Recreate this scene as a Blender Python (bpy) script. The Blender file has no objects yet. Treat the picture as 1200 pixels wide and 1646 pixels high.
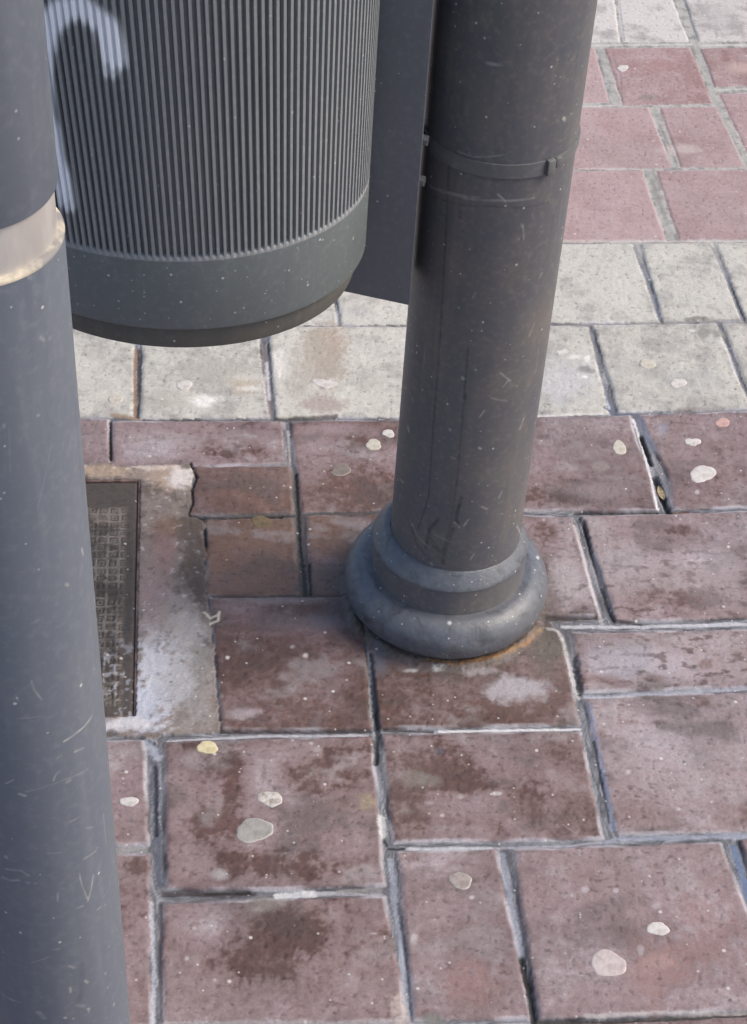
import bpy, bmesh, math, random
import numpy as np
from mathutils import Matrix, Vector

# ------------------------------------------------------------------ camera
PW, PH, FPX = 1200.0, 1646.0, 2973.0          # photograph size, focal length in photo pixels
CAMH = 1.45
PC = np.array([PW / 2, PH / 2]); NADIR = np.array([368.0, 4100.0])
_d = np.array([NADIR[0] - PC[0], NADIR[1] - PC[1], FPX]); _d /= np.linalg.norm(_d)
_z = -_d; _o = np.array([0, 0, 1.0])
_y = _o - (_o @ _d) * _d; _y /= np.linalg.norm(_y); _x = np.cross(_y, _z)
RC = np.stack([_x, _y, _z]); CC = np.array([0, 0, CAMH])

def ray(px, py):
    return RC @ np.array([(px - PC[0]) / FPX, (py - PC[1]) / FPX, 1.0])
def gp(px, py, z=0.0):                         # where a pixel's ray meets the level z
    r = ray(px, py); return (CC + r * ((z - CAMH) / r[2]))
def atdist(px, py, D):                         # point of the ray at horizontal distance D
    r = ray(px, py); return CC + r * (D / math.hypot(r[0], r[1]))

sc = bpy.context.scene
cam_d = bpy.data.cameras.new('camera'); cam = bpy.data.objects.new('camera', cam_d)
sc.collection.objects.link(cam); sc.camera = cam
m = Matrix.Identity(4)
for i in range(3):
    m[i][0] = RC[i][0]; m[i][1] = -RC[i][1]; m[i][2] = -RC[i][2]; m[i][3] = CC[i]
cam.matrix_world = m
cam_d.sensor_fit = 'VERTICAL'; cam_d.sensor_height = 36.0; cam_d.lens = 36.0 * FPX / PH
cam_d.clip_start = 0.05; cam_d.clip_end = 400

# ------------------------------------------------------------------ light
SUN_EL, SUN_AZ = math.radians(47), math.radians(87)      # azimuth from +y (away) towards +x (right)
w = bpy.data.worlds.new('World'); sc.world = w; w.use_nodes = True
nt = w.node_tree; bg = nt.nodes['Background']; sky = nt.nodes.new('ShaderNodeTexSky')
sky.sky_type = 'NISHITA'; sky.sun_disc = False; sky.sun_elevation = SUN_EL; sky.sun_rotation = SUN_AZ
sky.dust_density = 4.0; sky.air_density = 1.0; sky.ozone_density = 1.0
nt.links.new(sky.outputs[0], bg.inputs[0]); bg.inputs[1].default_value = 0.15
sd_ = bpy.data.lights.new('sun', 'SUN'); sun = bpy.data.objects.new('sun', sd_); sc.collection.objects.link(sun)
sd_.energy = 1.4; sd_.angle = math.radians(26); sd_.color = (1.0, 0.93, 0.84)
sdir = Vector((math.sin(SUN_AZ) * math.cos(SUN_EL), math.cos(SUN_AZ) * math.cos(SUN_EL), math.sin(SUN_EL)))
sun.rotation_euler = sdir.to_track_quat('Z', 'Y').to_euler(); sun.location = (3, 3, 6)
sc.view_settings.view_transform = 'Standard'; sc.view_settings.look = 'None'
sc.view_settings.gamma = 1.0; sc.view_settings.exposure = 0.58; sc.view_settings.use_curve_mapping = False

# ------------------------------------------------------------------ helpers
def lin(c):
    c = np.asarray(c, float) / 255.0
    return np.where(c <= 0.04045, c / 12.92, ((c + 0.055) / 1.055) ** 2.4)
ALB = 0.78
def alb(*c): return lin(c) * ALB               # photo colour -> albedo

def link(o, parent=None):
    sc.collection.objects.link(o)
    if parent is not None: o.parent = parent
    return o
def tag(o, label=None, cat=None, group=None, kind=None):
    for k, v in (('label', label), ('category', cat), ('group', group), ('kind', kind)):
        if v: o[k] = v
    return o
def empty(name, loc, label, cat, group=None):
    o = bpy.data.objects.new(name, None); o.location = loc; o.empty_display_size = 0.05
    link(o); return tag(o, label, cat, group)
def mesh_obj(name, verts, faces, mat, parent=None, smooth=True, sharp=None):
    me = bpy.data.meshes.new(name); me.from_pydata([tuple(map(float, v)) for v in verts], [], faces); me.update()
    if smooth: me.polygons.foreach_set('use_smooth', [True] * len(me.polygons))
    if sharp is not None: me.set_sharp_from_angle(angle=math.radians(sharp))
    me.materials.append(mat)
    return link(bpy.data.objects.new(name, me), parent)
def bm_obj(name, bm, mat, parent=None, smooth=True, sharp=35):
    me = bpy.data.meshes.new(name); bmesh.ops.recalc_face_normals(bm, faces=bm.faces[:]); bm.to_mesh(me); bm.free()
    if smooth:
        me.polygons.foreach_set('use_smooth', [True] * len(me.polygons)); me.set_sharp_from_angle(angle=math.radians(sharp))
    me.materials.append(mat)
    return link(bpy.data.objects.new(name, me), parent)
def lathe(prof, n=128, cx=0.0, cy=0.0):        # profile [(r,z)] revolved about a vertical axis
    V, F = [], []
    for r, z in prof:
        for k in range(n):
            a = 2 * math.pi * k / n; V.append((cx + r * math.cos(a), cy + r * math.sin(a), z))
    for i in range(len(prof) - 1):
        for k in range(n):
            k2 = (k + 1) % n; F.append((i * n + k, i * n + k2, (i + 1) * n + k2, (i + 1) * n + k))
    return V, F
def arc(cx, cz, r, a0, a1, n):
    return [(cx + r * math.cos(math.radians(a0 + (a1 - a0) * i / n)), cz + r * math.sin(math.radians(a0 + (a1 - a0) * i / n))) for i in range(n + 1)]
def add_box(bm, c, ux, uy, uz, bev=0.0):       # box from centre and three half vectors
    c, ux, uy, uz = map(Vector, (c, ux, uy, uz)); vs = []
    for sx in (-1, 1):
        for sy in (-1, 1):
            for sz in (-1, 1): vs.append(bm.verts.new(c + ux * sx + uy * sy + uz * sz))
    fs = []
    for q in ((0, 1, 3, 2), (4, 6, 7, 5), (0, 4, 5, 1), (2, 3, 7, 6), (0, 2, 6, 4), (1, 5, 7, 3)):
        fs.append(bm.faces.new([vs[i] for i in q]))
    if bev:
        es = list({e for f in fs for e in f.edges})
        bmesh.ops.bevel(bm, geom=es, offset=bev, segments=2, affect='EDGES', profile=0.5)

# numpy gradient noise
_rng = np.random.RandomState(7); _PERM = _rng.permutation(512); _ANG = _rng.rand(512) * 2 * np.pi
_GX, _GY = np.cos(_ANG).astype(np.float32), np.sin(_ANG).astype(np.float32)
def gn(x, y):
    xi = np.floor(x).astype(np.int64); yi = np.floor(y).astype(np.int64)
    fx = (x - xi).astype(np.float32); fy = (y - yi).astype(np.float32)
    u = fx * fx * fx * (fx * (fx * 6 - 15) + 10); v = fy * fy * fy * (fy * (fy * 6 - 15) + 10)
    def c(i, j):
        h = _PERM[(_PERM[(xi + i) & 511] + yi + j) & 511]; return _GX[h] * (fx - i) + _GY[h] * (fy - j)
    a = c(0, 0); b = c(1, 0); d = c(0, 1); e = c(1, 1)
    p = a + u * (b - a); q = d + u * (e - d); return (p + v * (q - p)) * 1.5
def fbm(x, y, s, o=4, seed=0, g=0.5):
    t = 0; a = 1.0; n = 0.0
    for k in range(o):
        t = t + a * gn(x / s + 17.3 * seed + 5.1 * k, y / s + 9.7 * seed + 3.3 * k); n += a; a *= g; s /= 2.03
    return t / n * 1.6
def ss(a, b, x):
    t = np.clip((x - a) / (b - a), 0, 1); return t * t * (3 - 2 * t)

# ------------------------------------------------------------------ materials
def nodes(name):
    mt = bpy.data.materials.new(name); mt.use_nodes = True; t = mt.node_tree
    return mt, t, t.nodes['Principled BSDF']
def N(t, typ, **kw):
    n = t.nodes.new(typ)
    for k, v in kw.items():
        if k.startswith('i_'):
            key = k[2:]; n.inputs[int(key) if key.isdigit() else key.replace('_', ' ')].default_value = v
        else: setattr(n, k, v)
    return n
def ramp(t, src, p0, p1, c0=(0, 0, 0, 1), c1=(1, 1, 1, 1)):
    r = N(t, 'ShaderNodeValToRGB'); e = r.color_ramp.elements
    e[0].position = p0; e[1].position = p1; e[0].color = c0; e[1].color = c1
    t.links.new(src, r.inputs[0]); return r.outputs[0]
def mix(t, fac, a, b, mode='MIX'):
    n = N(t, 'ShaderNodeMix', data_type='RGBA', blend_type=mode)
    for s, v in ((0, fac), (6, a), (7, b)):
        if isinstance(v, bpy.types.NodeSocket): t.links.new(v, n.inputs[s])
        elif s == 0: n.inputs[0].default_value = v
        else: n.inputs[s].default_value = (*v[:3], 1)
    return n.outputs[2]
def math_(t, op, a, b=None):
    n = N(t, 'ShaderNodeMath', operation=op)
    for i, v in enumerate((a, b)):
        if v is None: continue
        if isinstance(v, bpy.types.NodeSocket): t.links.new(v, n.inputs[i])
        else: n.inputs[i].default_value = v
    return n.outputs[0]
def coords(t, scale=(1, 1, 1), rot=(0, 0, 0)):
    tc = N(t, 'ShaderNodeTexCoord'); mp = N(t, 'ShaderNodeMapping'); mp.inputs['Scale'].default_value = scale
    mp.inputs['Rotation'].default_value = rot
    t.links.new(tc.outputs['Object'], mp.inputs[0]); return mp.outputs[0]
def noise(t, vec, scale, detail=4, rough=0.55, dist=0.0):
    n = N(t, 'ShaderNodeTexNoise'); n.inputs['Scale'].default_value = scale; n.inputs['Detail'].default_value = detail
    n.inputs['Roughness'].default_value = rough; n.inputs['Distortion'].default_value = dist
    t.links.new(vec, n.inputs['Vector']); return n.outputs['Fac']
def specks(t, vec, scale, size, rare, soft=0.6):      # sparse round dots: some cells of a voronoi pattern
    v = N(t, 'ShaderNodeTexVoronoi'); v.inputs['Scale'].default_value = scale; t.links.new(vec, v.inputs['Vector'])
    d = ramp(t, v.outputs['Distance'], size * soft, size, (1, 1, 1, 1), (0, 0, 0, 1))
    s = N(t, 'ShaderNodeSeparateColor'); t.links.new(v.outputs['Color'], s.inputs[0])
    r = math_(t, 'GREATER_THAN', s.outputs[0], rare); return math_(t, 'MULTIPLY', d, r)

def painted_metal(name, base, dusty, rough=0.48, dust=0.5, streak=1.0, speck=0.85, scratch=0.0, spec=0.5, bump=0.05):
    mt, t, b = nodes(name); v = coords(t)
    vs = coords(t, (1, 1, 0.06))
    n1 = noise(t, v, 14, 5, 0.6); n2 = noise(t, vs, 90, 4, 0.6); n3 = noise(t, v, 160, 3, 0.6)
    f = math_(t, 'MULTIPLY', ramp(t, n1, 0.35, 0.72), dust)
    c = mix(t, f, base, dusty)
    if streak:
        s = ramp(t, n2, 0.52, 0.72); c = mix(t, math_(t, 'MULTIPLY', s, 0.35 * streak), c, [x * 1.5 for x in dusty])
        s2 = ramp(t, noise(t, vs, 60, 3, 0.5), 0.60, 0.70); c = mix(t, math_(t, 'MULTIPLY', s2, 0.5 * streak), c, [x * 0.55 for x in base])
    c = mix(t, math_(t, 'MULTIPLY', ramp(t, n3, 0.5, 0.75), 0.25), c, [x * 1.6 for x in dusty])
    sp = specks(t, v, 120, 0.17, speck); c = mix(t, math_(t, 'MULTIPLY', sp, 0.75), c, (0.55, 0.55, 0.53))
    sp2 = specks(t, v, 210, 0.20, min(0.97, speck + 0.06)); c = mix(t, math_(t, 'MULTIPLY', sp2, 0.6), c, (0.5, 0.5, 0.49))
    if scratch:
        for rot, sc_, rare in (((0.5, 0.2, 0.7), (9, 60, 85), 0.965), ((-0.6, 0.5, 0.3), (90, 80, 8), 0.96), ((0.9, -0.7, 0.1), (12, 70, 70), 0.965), ((0.2, 1.1, 0.4), (60, 70, 14), 0.965)):
            q = specks(t, coords(t, sc_, rot), 1.0, 0.17, rare, 0.3); c = mix(t, math_(t, 'MULTIPLY', q, scratch), c, (0.40, 0.39, 0.37))
    t.links.new(c, b.inputs['Base Color'])
    r = N(t, 'ShaderNodeMapRange'); t.links.new(n1, r.inputs[0]); r.inputs[3].default_value = rough - 0.1; r.inputs[4].default_value = rough + 0.16
    t.links.new(r.outputs[0], b.inputs['Roughness']); b.inputs['Specular IOR Level'].default_value = spec
    bp = N(t, 'ShaderNodeBump'); bp.inputs['Strength'].default_value = bump; bp.inputs['Distance'].default_value = 0.002
    t.links.new(noise(t, v, 240, 3, 0.6), bp.inputs['Height']); t.links.new(bp.outputs[0], b.inputs['Normal'])
    return mt

M_LAMP = painted_metal('lamp_paint', alb(95, 97, 104), alb(134, 126, 114), rough=0.50, dust=0.5, streak=0.35, speck=0.90, scratch=.45)
M_RING = painted_metal('lamp_base_paint', alb(98, 103, 112), alb(116, 115, 114), rough=0.38, dust=0.55, streak=0.0, speck=0.84, scratch=.35, bump=0.22)
M_POST = painted_metal('post_paint', alb(108, 116, 128), alb(124, 128, 133), rough=0.45, dust=0.4, streak=0.5, speck=0.95, scratch=0.5, bump=0.03)
M_BIN = painted_metal('bin_plastic', alb(140, 144, 146), alb(156, 156, 154), rough=0.5, dust=0.4, streak=0.3, speck=0.9, bump=0.05)
M_BAND = painted_metal('bin_band_plastic', alb(108, 116, 117), alb(126, 131, 130), rough=0.45, dust=0.35, streak=0.25, speck=0.72, bump=0.04)
M_PLINTH = painted_metal('bin_bottom_plastic', alb(92, 91, 86), alb(112, 107, 98), rough=0.6, dust=0.5, streak=0.4, speck=0.95)
M_PLATE = painted_metal('bracket_paint', alb(106, 110, 117), alb(118, 122, 128), rough=0.42, dust=0.4, streak=0.15, speck=0.95, bump=0.03)
M_STRAP = painted_metal('strap_steel', alb(104, 105, 108), alb(128, 126, 122), rough=0.4, dust=0.5, streak=0.0, speck=0.95)

def patina(mt):
    t = mt.node_tree; b = t.nodes['Principled BSDF']; c = b.inputs['Base Color'].links[0].from_socket; v = coords(t)
    c = mix(t, math_(t, 'MULTIPLY', ramp(t, noise(t, v, 42, 6, .7, .6), .50, .68), .65), c, alb(56, 57, 60))
    c = mix(t, math_(t, 'MULTIPLY', ramp(t, noise(t, v, 30, 6, .7), .58, .74), .45), c, alb(142, 142, 140))
    c = mix(t, math_(t, 'MULTIPLY', specks(t, v, 62, .20, .88, .3), .8), c, (.55, .55, .53))
    t.links.new(c, b.inputs['Base Color'])
patina(M_RING)

# bin body: same plastic with the white spray mark stored on the shell
def spray_over(mt):
    t = mt.node_tree; b = t.nodes['Principled BSDF']; at = N(t, 'ShaderNodeAttribute', attribute_name='spray')
    src = b.inputs['Base Color'].links[0].from_socket
    nz = ramp(t, noise(t, coords(t), 320, 3, 0.6), 0.25, 0.45, (0.95, 0.95, 0.95, 1))
    f = math_(t, 'MULTIPLY', at.outputs['Fac'], nz)
    t.links.new(mix(t, f, src, (0.93, 0.95, 0.98)), b.inputs['Base Color'])
spray_over(M_BIN)

def marks_over(mt, light=(0.42, 0.41, 0.38), dark=(0.03, 0.03, 0.033)):   # scratches and drips traced on the metal, kept on its mesh
    t = mt.node_tree; b = t.nodes['Principled BSDF']; c = b.inputs['Base Color'].links[0].from_socket
    for nm, cc in (('drip', dark), ('scratch', light)): c = mix(t, N(t, 'ShaderNodeAttribute', attribute_name=nm).outputs['Fac'], c, cc)
    t.links.new(c, b.inputs['Base Color'])
marks_over(M_LAMP); marks_over(M_POST)
def tube(name, radius, z0, zf0, zf1, z1, a0, a1, fine, cx, cy, mat, parent, strokes, lean=0.0):
    ang = np.concatenate([np.arange(a0, a1, fine / radius), np.linspace(a1, a0 + 2 * np.pi, 48, endpoint=False)])
    zz = np.concatenate([np.linspace(z0, zf0, 6, endpoint=False), np.arange(zf0, zf1, fine), np.linspace(zf1, z1, 8)])
    A, Zz = np.meshgrid(ang, zz); R_ = np.array([radius(z) if callable(radius) else radius for z in zz])[:, None]
    x, y = R_ * np.cos(A), R_ * np.sin(A); n, mrow = len(ang), len(zz)
    V = np.stack([x, y, Zz], -1).reshape(-1, 3)
    me = bpy.data.meshes.new(name); idx = np.arange(n * mrow).reshape(mrow, n); nx = np.roll(idx, -1, 1)
    q = np.stack([idx[:-1], nx[:-1], nx[1:], idx[1:]], -1).reshape(-1); nf = (mrow - 1) * n
    me.vertices.add(n * mrow); me.vertices.foreach_set('co', V.astype(np.float32).ravel()); me.loops.add(nf * 4); me.loops.foreach_set('vertex_index', q.astype(np.int32))
    me.polygons.add(nf); me.polygons.foreach_set('loop_start', np.arange(0, nf * 4, 4, dtype=np.int32)); me.polygons.foreach_set('use_smooth', np.ones(nf, bool)); me.update(calc_edges=True)
    W = V + np.stack([cx - lean * (V[:, 2] - .93), np.full(len(V), cy), np.zeros(len(V))], -1); cam_ = (W - CC) @ RC; px = cam_[:, 0] / cam_[:, 2] * FPX + PC[0]; py = cam_[:, 1] / cam_[:, 2] * FPX + PC[1]
    facing = ((CC - W)[:, :2] * np.stack([np.cos(A), np.sin(A)], -1).reshape(-1, 2)).sum(1) > 0
    S = (A * radius).reshape(-1); Zf = Zz.reshape(-1); sub = (Zf > zf0 - .01) & (Zf < zf1 + .01)
    wob = gn(S / .006, Zf / .006)
    out = {'scratch': np.zeros(len(V)), 'drip': np.zeros(len(V))}
    for kind, pts, wmm, am in strokes:
        Q = []
        for p in pts:
            i = int(np.where(facing, (px - p[0]) ** 2 + (py - p[1]) ** 2, 1e9).argmin()); Q.append((S[i], Zf[i]))
        dd = np.full(len(V), 1e9)
        for i, (a_, b_) in enumerate(zip(Q[:-1], Q[1:])):
            ex, ez = b_[0] - a_[0], b_[1] - a_[1]; tt = np.clip(((S - a_[0]) * ex + (Zf - a_[1]) * ez) / max(ex * ex + ez * ez, 1e-12), 0, 1); dd = np.minimum(dd, np.hypot(S - a_[0] - ex * tt, Zf - a_[1] - ez * tt))
        wd = wmm * .0005; out[kind] = np.maximum(out[kind], am * np.clip(.75 + .6 * wob, .2, 1) * (1 - ss(.5, 1.5, dd / wd)))
    for kk, vv in out.items(): me.attributes.new(kk, 'FLOAT', 'POINT').data.foreach_set('value', vv.astype(np.float32))
    me.materials.append(mat); return link(bpy.data.objects.new(name, me), parent)

mt, t, b = nodes('brass_band'); M_BRASS = mt
v = coords(t, (1, 1, 0.3)); c = mix(t, ramp(t, noise(t, v, 60, 4), 0.35, 0.7), (0.54, 0.51, 0.48), (0.70, 0.67, 0.64))
t.links.new(c, b.inputs['Base Color']); b.inputs['Metallic'].default_value = 0.55; b.inputs['Roughness'].default_value = 0.38
mt, t, b = nodes('old_glue'); M_GLUE = mt
c = mix(t, ramp(t, noise(t, coords(t), 70, 4), 0.4, 0.62), (0.20, 0.19, 0.18), (0.50, 0.44, 0.34)); t.links.new(c, b.inputs['Base Color']); b.inputs['Roughness'].default_value = 0.7
mt, t, b = nodes('rust_ring'); M_RUST = mt
c = mix(t, ramp(t, noise(t, coords(t), 38, 5, 0.65), 0.52, 0.70), (0.10, 0.09, 0.08), (0.30, 0.20, 0.12)); t.links.new(c, b.inputs['Base Color']); b.inputs['Roughness'].default_value = 0.9

# paving: colours live on the mesh, fine grain is added here
mt, t, b = nodes('paving'); M_PAVE = mt
at = N(t, 'ShaderNodeAttribute', attribute_name='Col'); v = coords(t)
g1 = noise(t, v, 420, 5, 0.65); g2 = noise(t, v, 1500, 2, 0.6)
k = N(t, 'ShaderNodeMapRange'); t.links.new(g1, k.inputs[0]); k.inputs[1].default_value = 0.3; k.inputs[2].default_value = 0.7; k.inputs[3].default_value = 0.86; k.inputs[4].default_value = 1.14
c = mix(t, 1.0, at.outputs['Color'], k.outputs[0], 'MULTIPLY')
k2 = N(t, 'ShaderNodeMapRange'); t.links.new(g2, k2.inputs[0]); k2.inputs[1].default_value = 0.3; k2.inputs[2].default_value = 0.7; k2.inputs[3].default_value = 0.88; k2.inputs[4].default_value = 1.12
c = mix(t, 1.0, c, k2.outputs[0], 'MULTIPLY')
c = mix(t, math_(t, 'MULTIPLY', specks(t, v, 130, 0.20, 0.90), 0.6), c, (0.50, 0.48, 0.46))
c = mix(t, math_(t, 'MULTIPLY', specks(t, v, 70, 0.16, 0.93), 0.7), c, (0.55, 0.53, 0.50))
c = mix(t, math_(t, 'MULTIPLY', specks(t, v, 95, 0.22, 0.93), 0.5), c, (0.05, 0.045, 0.045))
t.links.new(c, b.inputs['Base Color']); t.links.new(at.outputs['Alpha'], b.inputs['Roughness']); b.inputs['Specular IOR Level'].default_value = 0.4
bp = N(t, 'ShaderNodeBump'); bp.inputs['Strength'].default_value = 0.35; bp.inputs['Distance'].default_value = 0.0015
t.links.new(math_(t, 'ADD', g1, math_(t, 'MULTIPLY', g2, 0.5)), bp.inputs['Height']); t.links.new(bp.outputs[0], b.inputs['Normal'])

# ------------------------------------------------------------------ the paving
YAW = math.radians(7.3); CU, SU = math.cos(YAW), math.sin(YAW)
def uv(p): return (p[0] * CU + p[1] * SU, -p[0] * SU + p[1] * CU)
def axis_steps(segs, grow_lo, grow_hi, lim):
    out = [segs[0][0]]
    for a, bb, s in segs:
        n = int(round((bb - a) / s)); out += [a + (bb - a) * (i + 1) / n for i in range(n)]
    lo = []; x = out[0]; s = grow_lo
    while x > -lim: s *= 1.28; x -= s; lo.append(x)
    hi = []; x = out[-1]; s = grow_hi
    while x < lim: s *= 1.28; x += s; hi.append(x)
    return np.array(lo[::-1] + out + hi)
xs = axis_steps([(-1.0, -0.5, 0.004), (-0.5, 0.62, 0.0014), (0.62, 1.1, 0.004)], 0.004, 0.004, 60)
ysg = [(0.60, 0.86, 0.004), (0.86, 1.25, 0.0013), (1.25, 1.7, 0.0015), (1.7, 2.2, 0.0019), (2.2, 3.05, 0.0026), (3.05, 3.6, 0.006)]
ys = axis_steps(ysg, 0.005, 0.006, 60)
X, Y = np.meshgrid(xs, ys); NYX = X.shape
X = X.astype(np.float64); Y = Y.astype(np.float64)

RED, PALE, GREY = 'red', 'pale', 'grey'
# each tile: outline in photo pixels laid onto the ground, kind, amount of pale film, tone
T = {}
def tile(k, pts, kind, film, tone=1.0, hue=0.0): T[k] = (np.array([gp(*p)[:2] for p in pts]), kind, film, tone, hue)
tile('A1', [(840,-62),(978,-60),(995,66),(832,67)], GREY, .6)
tile('A2', [(986,-60),(1058,-60),(1106,66),(1003,66)], GREY, .62)
tile('A3', [(1082,-60),(1300,-70),(1300,64),(1123,66)], GREY, .4, .93)
tile('B1', [(820,77),(955,76),(979,163),(810,166)], RED, .97, 1.06)
tile('B2', [(973,77),(1109,76),(1145,165),(1002,168)], RED, .78, 1.0)
tile('B3', [(1127,78),(1290,74),(1310,136),(1149,138)], RED, .75, .98)
tile('C1', [(826,173),(1042,172),(1079,268),(816,272)], RED, .95, 1.06)
tile('C2', [(1061,172),(1151,171),(1197,267),(1095,268)], RED, .92, 1.0)
tile('B4', [(1157,150),(1313,147),(1360,258),(1209,261)], RED, .85)
tile('D1', [(850,276),(1031,274),(1069,385),(840,388)], RED, .94, 1.04)
tile('D2', [(1056,274),(1206,272),(1262,382),(1092,384)], RED, .90, .98)
tile('E0', [(300,398),(523,396),(541,520),(290,523)], PALE, .6)
tile('E0b', [(533,396),(735,394),(735,519),(549,521)], PALE, .7, 1.03)
tile('E1', [(745,393),(1016,391),(1057,516),(748,519)], PALE, .6)
tile('E2', [(1031,392),(1142,391),(1190,514),(1066,516)], PALE, .55, .98)
tile('E3', [(1151,391),(1330,390),(1380,512),(1200,514)], PALE, .6)
tile('F0', [(-150,530),(-10,529),(-30,672),(-180,675)], PALE, .5)
tile('Fa', [(2,528),(215,527),(212,668),(-16,672)], PALE, .5, 1.0)
tile('Fb', [(231,527),(413,526),(431,670),(226,671)], PALE, .45, 1.0)
tile('Fc', [(432,526),(660,524),(662,668),(444,670)], PALE, .65, 1.02)
tile('F1', [(672,524),(944,524),(978,664),(676,668)], PALE, .45, .97)
tile('F2', [(954,522),(1150,519),(1205,655),(995,661)], PALE, .4, .95)
tile('F3', [(1162,519),(1340,516),(1400,650),(1215,655)], PALE, .4, .95)
tile('Ga', [(-60,676),(174,674),(174,746),(-70,750)], RED, .85, 1.0)
tile('Gb', [(180,677),(452,676),(458,744),(180,750)], RED, .72, 1.0)
tile('G2', [(313,749),(464,749),(470,822),(303,826),(309,806),(307,787),(316,768)], RED, .12, .96, .3)
tile('Gc', [(468,678),(742,672),(752,814),(486,821)], RED, .30, 1.0, .15)
tile('Gd', [(752,672),(1011,668),(1056,819),(762,819)], RED, .72, .92, .1)
tile('Ge', [(1029,667),(1330,656),(1372,810),(1084,815),(1074,760)], RED, .68, .92)
tile('H1', [(330,833),(471,832),(479,954),(334,956)], RED, .02, .92, .5)
tile('H2', [(495,828),(752,824),(768,960),(499,956)], RED, .10, .92, .4)
tile('H3', [(764,826),(919,831),(961,988),(780,992)], RED, .9, .92)
tile('H4', [(936,831),(1330,818),(1378,986),(991,997)], RED, .92, .98)
tile('I1', [(338,962),(577,960),(585,1041),(594,1170),(357,1172),(347,1056)], RED, .17, .90, .1)
tile('I2', [(585,1000),(880,998),(902,1022),(929,1163),(612,1170),(597,1090)], RED, .25, .9, .1)
tile('I3', [(922,1017),(1330,1008),(1360,1094),(935,1110)], RED, 1.05, 1.0)
tile('J-', [(-40,1194),(229,1190),(237,1356),(-50,1360)], RED, .66, 1.0)
tile('J0', [(266,1192),(594,1184),(606,1290),(615,1420),(450,1428),(268,1426)], RED, .52, .98)
tile('J1', [(615,1181),(932,1176),(967,1345),(634,1351)], RED, .50, .95)
tile('J2', [(941,1122),(1330,1106),(1392,1330),(997,1338),(985,1310)], RED, 1.0, 1.0)
tile('K-', [(-60,1374),(239,1372),(240,1500),(240,1646),(-70,1646)], RED, .62, 1.0)
tile('K0', [(262,1453),(616,1440),(640,1556),(650,1637),(263,1641)], RED, .58, .97)
tile('K1', [(640,1370),(795,1364),(816,1466),(852,1634),(668,1637),(650,1470)], RED, .76, .98)
tile('K2', [(826,1366),(1157,1354),(1200,1463),(1262,1618),(868,1635)], RED, .86, 1.0)
tile('K3', [(1191,1351),(1400,1344),(1478,1606),(1281,1616)], RED, .6, .95)
tile('L0', [(262,1653),(640,1649),(680,1850),(262,1856)], RED, .5)
tile('L1', [(660,1648),(905,1646),(962,1842),(698,1848)], RED, .6, .95)
tile('L2', [(922,1645),(1280,1629),(1370,1820),(982,1840)], RED, .55, .92)
# rows run on past the picture's edges
rnd = random.Random(5)
def extend(keys, kind, left=True, right=True, film=.7):
    uvs = [[uv(p) for p in T[k][0]] for k in keys]
    lo = min(range(len(keys)), key=lambda i: min(p[0] for p in uvs[i])); hi = max(range(len(keys)), key=lambda i: max(p[0] for p in uvs[i]))
    for side, idx in ((-1, lo), (1, hi)):
        if (side < 0 and not left) or (side > 0 and not right): continue
        q = uvs[idx]; v1, v0 = max(p[1] for p in q), min(p[1] for p in q)
        u = (max if side > 0 else min)(p[0] for p in q)
        k = 0
        while abs(u) < 3.0 and k < 22:
            wd = rnd.uniform(.14, .22); a, bb = (u + .009, u + .009 + wd) if side > 0 else (u - .009 - wd, u - .009)
            P = [(a, v1), (bb, v1), (bb, v0), (a, v0)]
            T['x%s%d%d' % (keys[0], side, k)] = (np.array([(p[0] * CU - p[1] * SU, p[0] * SU + p[1] * CU) for p in P]), kind, film + rnd.uniform(-.15, .15), rnd.uniform(.94, 1.03), 0.0)
            u = bb if side > 0 else a; k += 1
for ks, kd, f in ((['A1','A2','A3'], GREY, .55), (['B1','B2','B3'], RED, .85), (['C1','C2','B4'], RED, .9), (['D1','D2'], RED, .9),
                  (['E0','E0b','E1','E2','E3'], PALE, .6), (['F0','Fa','F1','F2','F3'], PALE, .5), (['Gd','Ge'], RED, .6), (['H3','H4'], RED, .6),
                  (['I2','I3'], RED, .8), (['J-','J0','J1','J2'], RED, .7), (['K-','K0','K3'], RED, .65), (['L0','L1','L2'], RED, .55)):
    extend(ks, kd, film=f, left=ks[0] not in ('Gd', 'H3', 'I2'))
def fill_rows(v, step, nrow, kinds):
    for r in range(nrow):
        v1 = v + step if step > 0 else v; v0 = v if step > 0 else v + step
        u = -2.2 + rnd.uniform(0, .2)
        while u < 2.2:
            wd = rnd.uniform(.14, .22); P = [(u, v1 - .008), (u + wd, v1 - .008), (u + wd, v0), (u, v0)]
            T['f%.3f%.3f' % (v, u)] = (np.array([(p[0] * CU - p[1] * SU, p[0] * SU + p[1] * CU) for p in P]), kinds[r % len(kinds)], rnd.uniform(.5, .9), rnd.uniform(.93, 1.04), 0.0)
            u += wd + .009
        v += step
fill_rows(max(uv(p)[1] for p in T['A2'][0]) + .008, .187, 9, [GREY, RED, RED, RED, PALE, PALE, RED])
fill_rows(min(uv(p)[1] for p in T['L0'][0]) - .001, -.187, 8, [RED])
# left of the patch the rows G to I carry on beyond the cover
vtop, vbot = uv(gp(60, 757))[1], uv(gp(60, 1184))[1]; upl = uv(gp(222, 773))[0] - .40
for r in range(2):
    v1 = vtop - r * (vtop - vbot) / 2; v0 = v1 - (vtop - vbot) / 2 + .008; u = upl - .01
    while u > -2.4:
        wd = rnd.uniform(.15, .22); P = [(u - wd, v1), (u, v1), (u, v0), (u - wd, v0)]
        T['p%d%.3f' % (r, u)] = (np.array([(p[0] * CU - p[1] * SU, p[0] * SU + p[1] * CU) for p in P]), RED, rnd.uniform(.4, .8), 1.0, 0.0); u -= wd + .009

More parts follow.
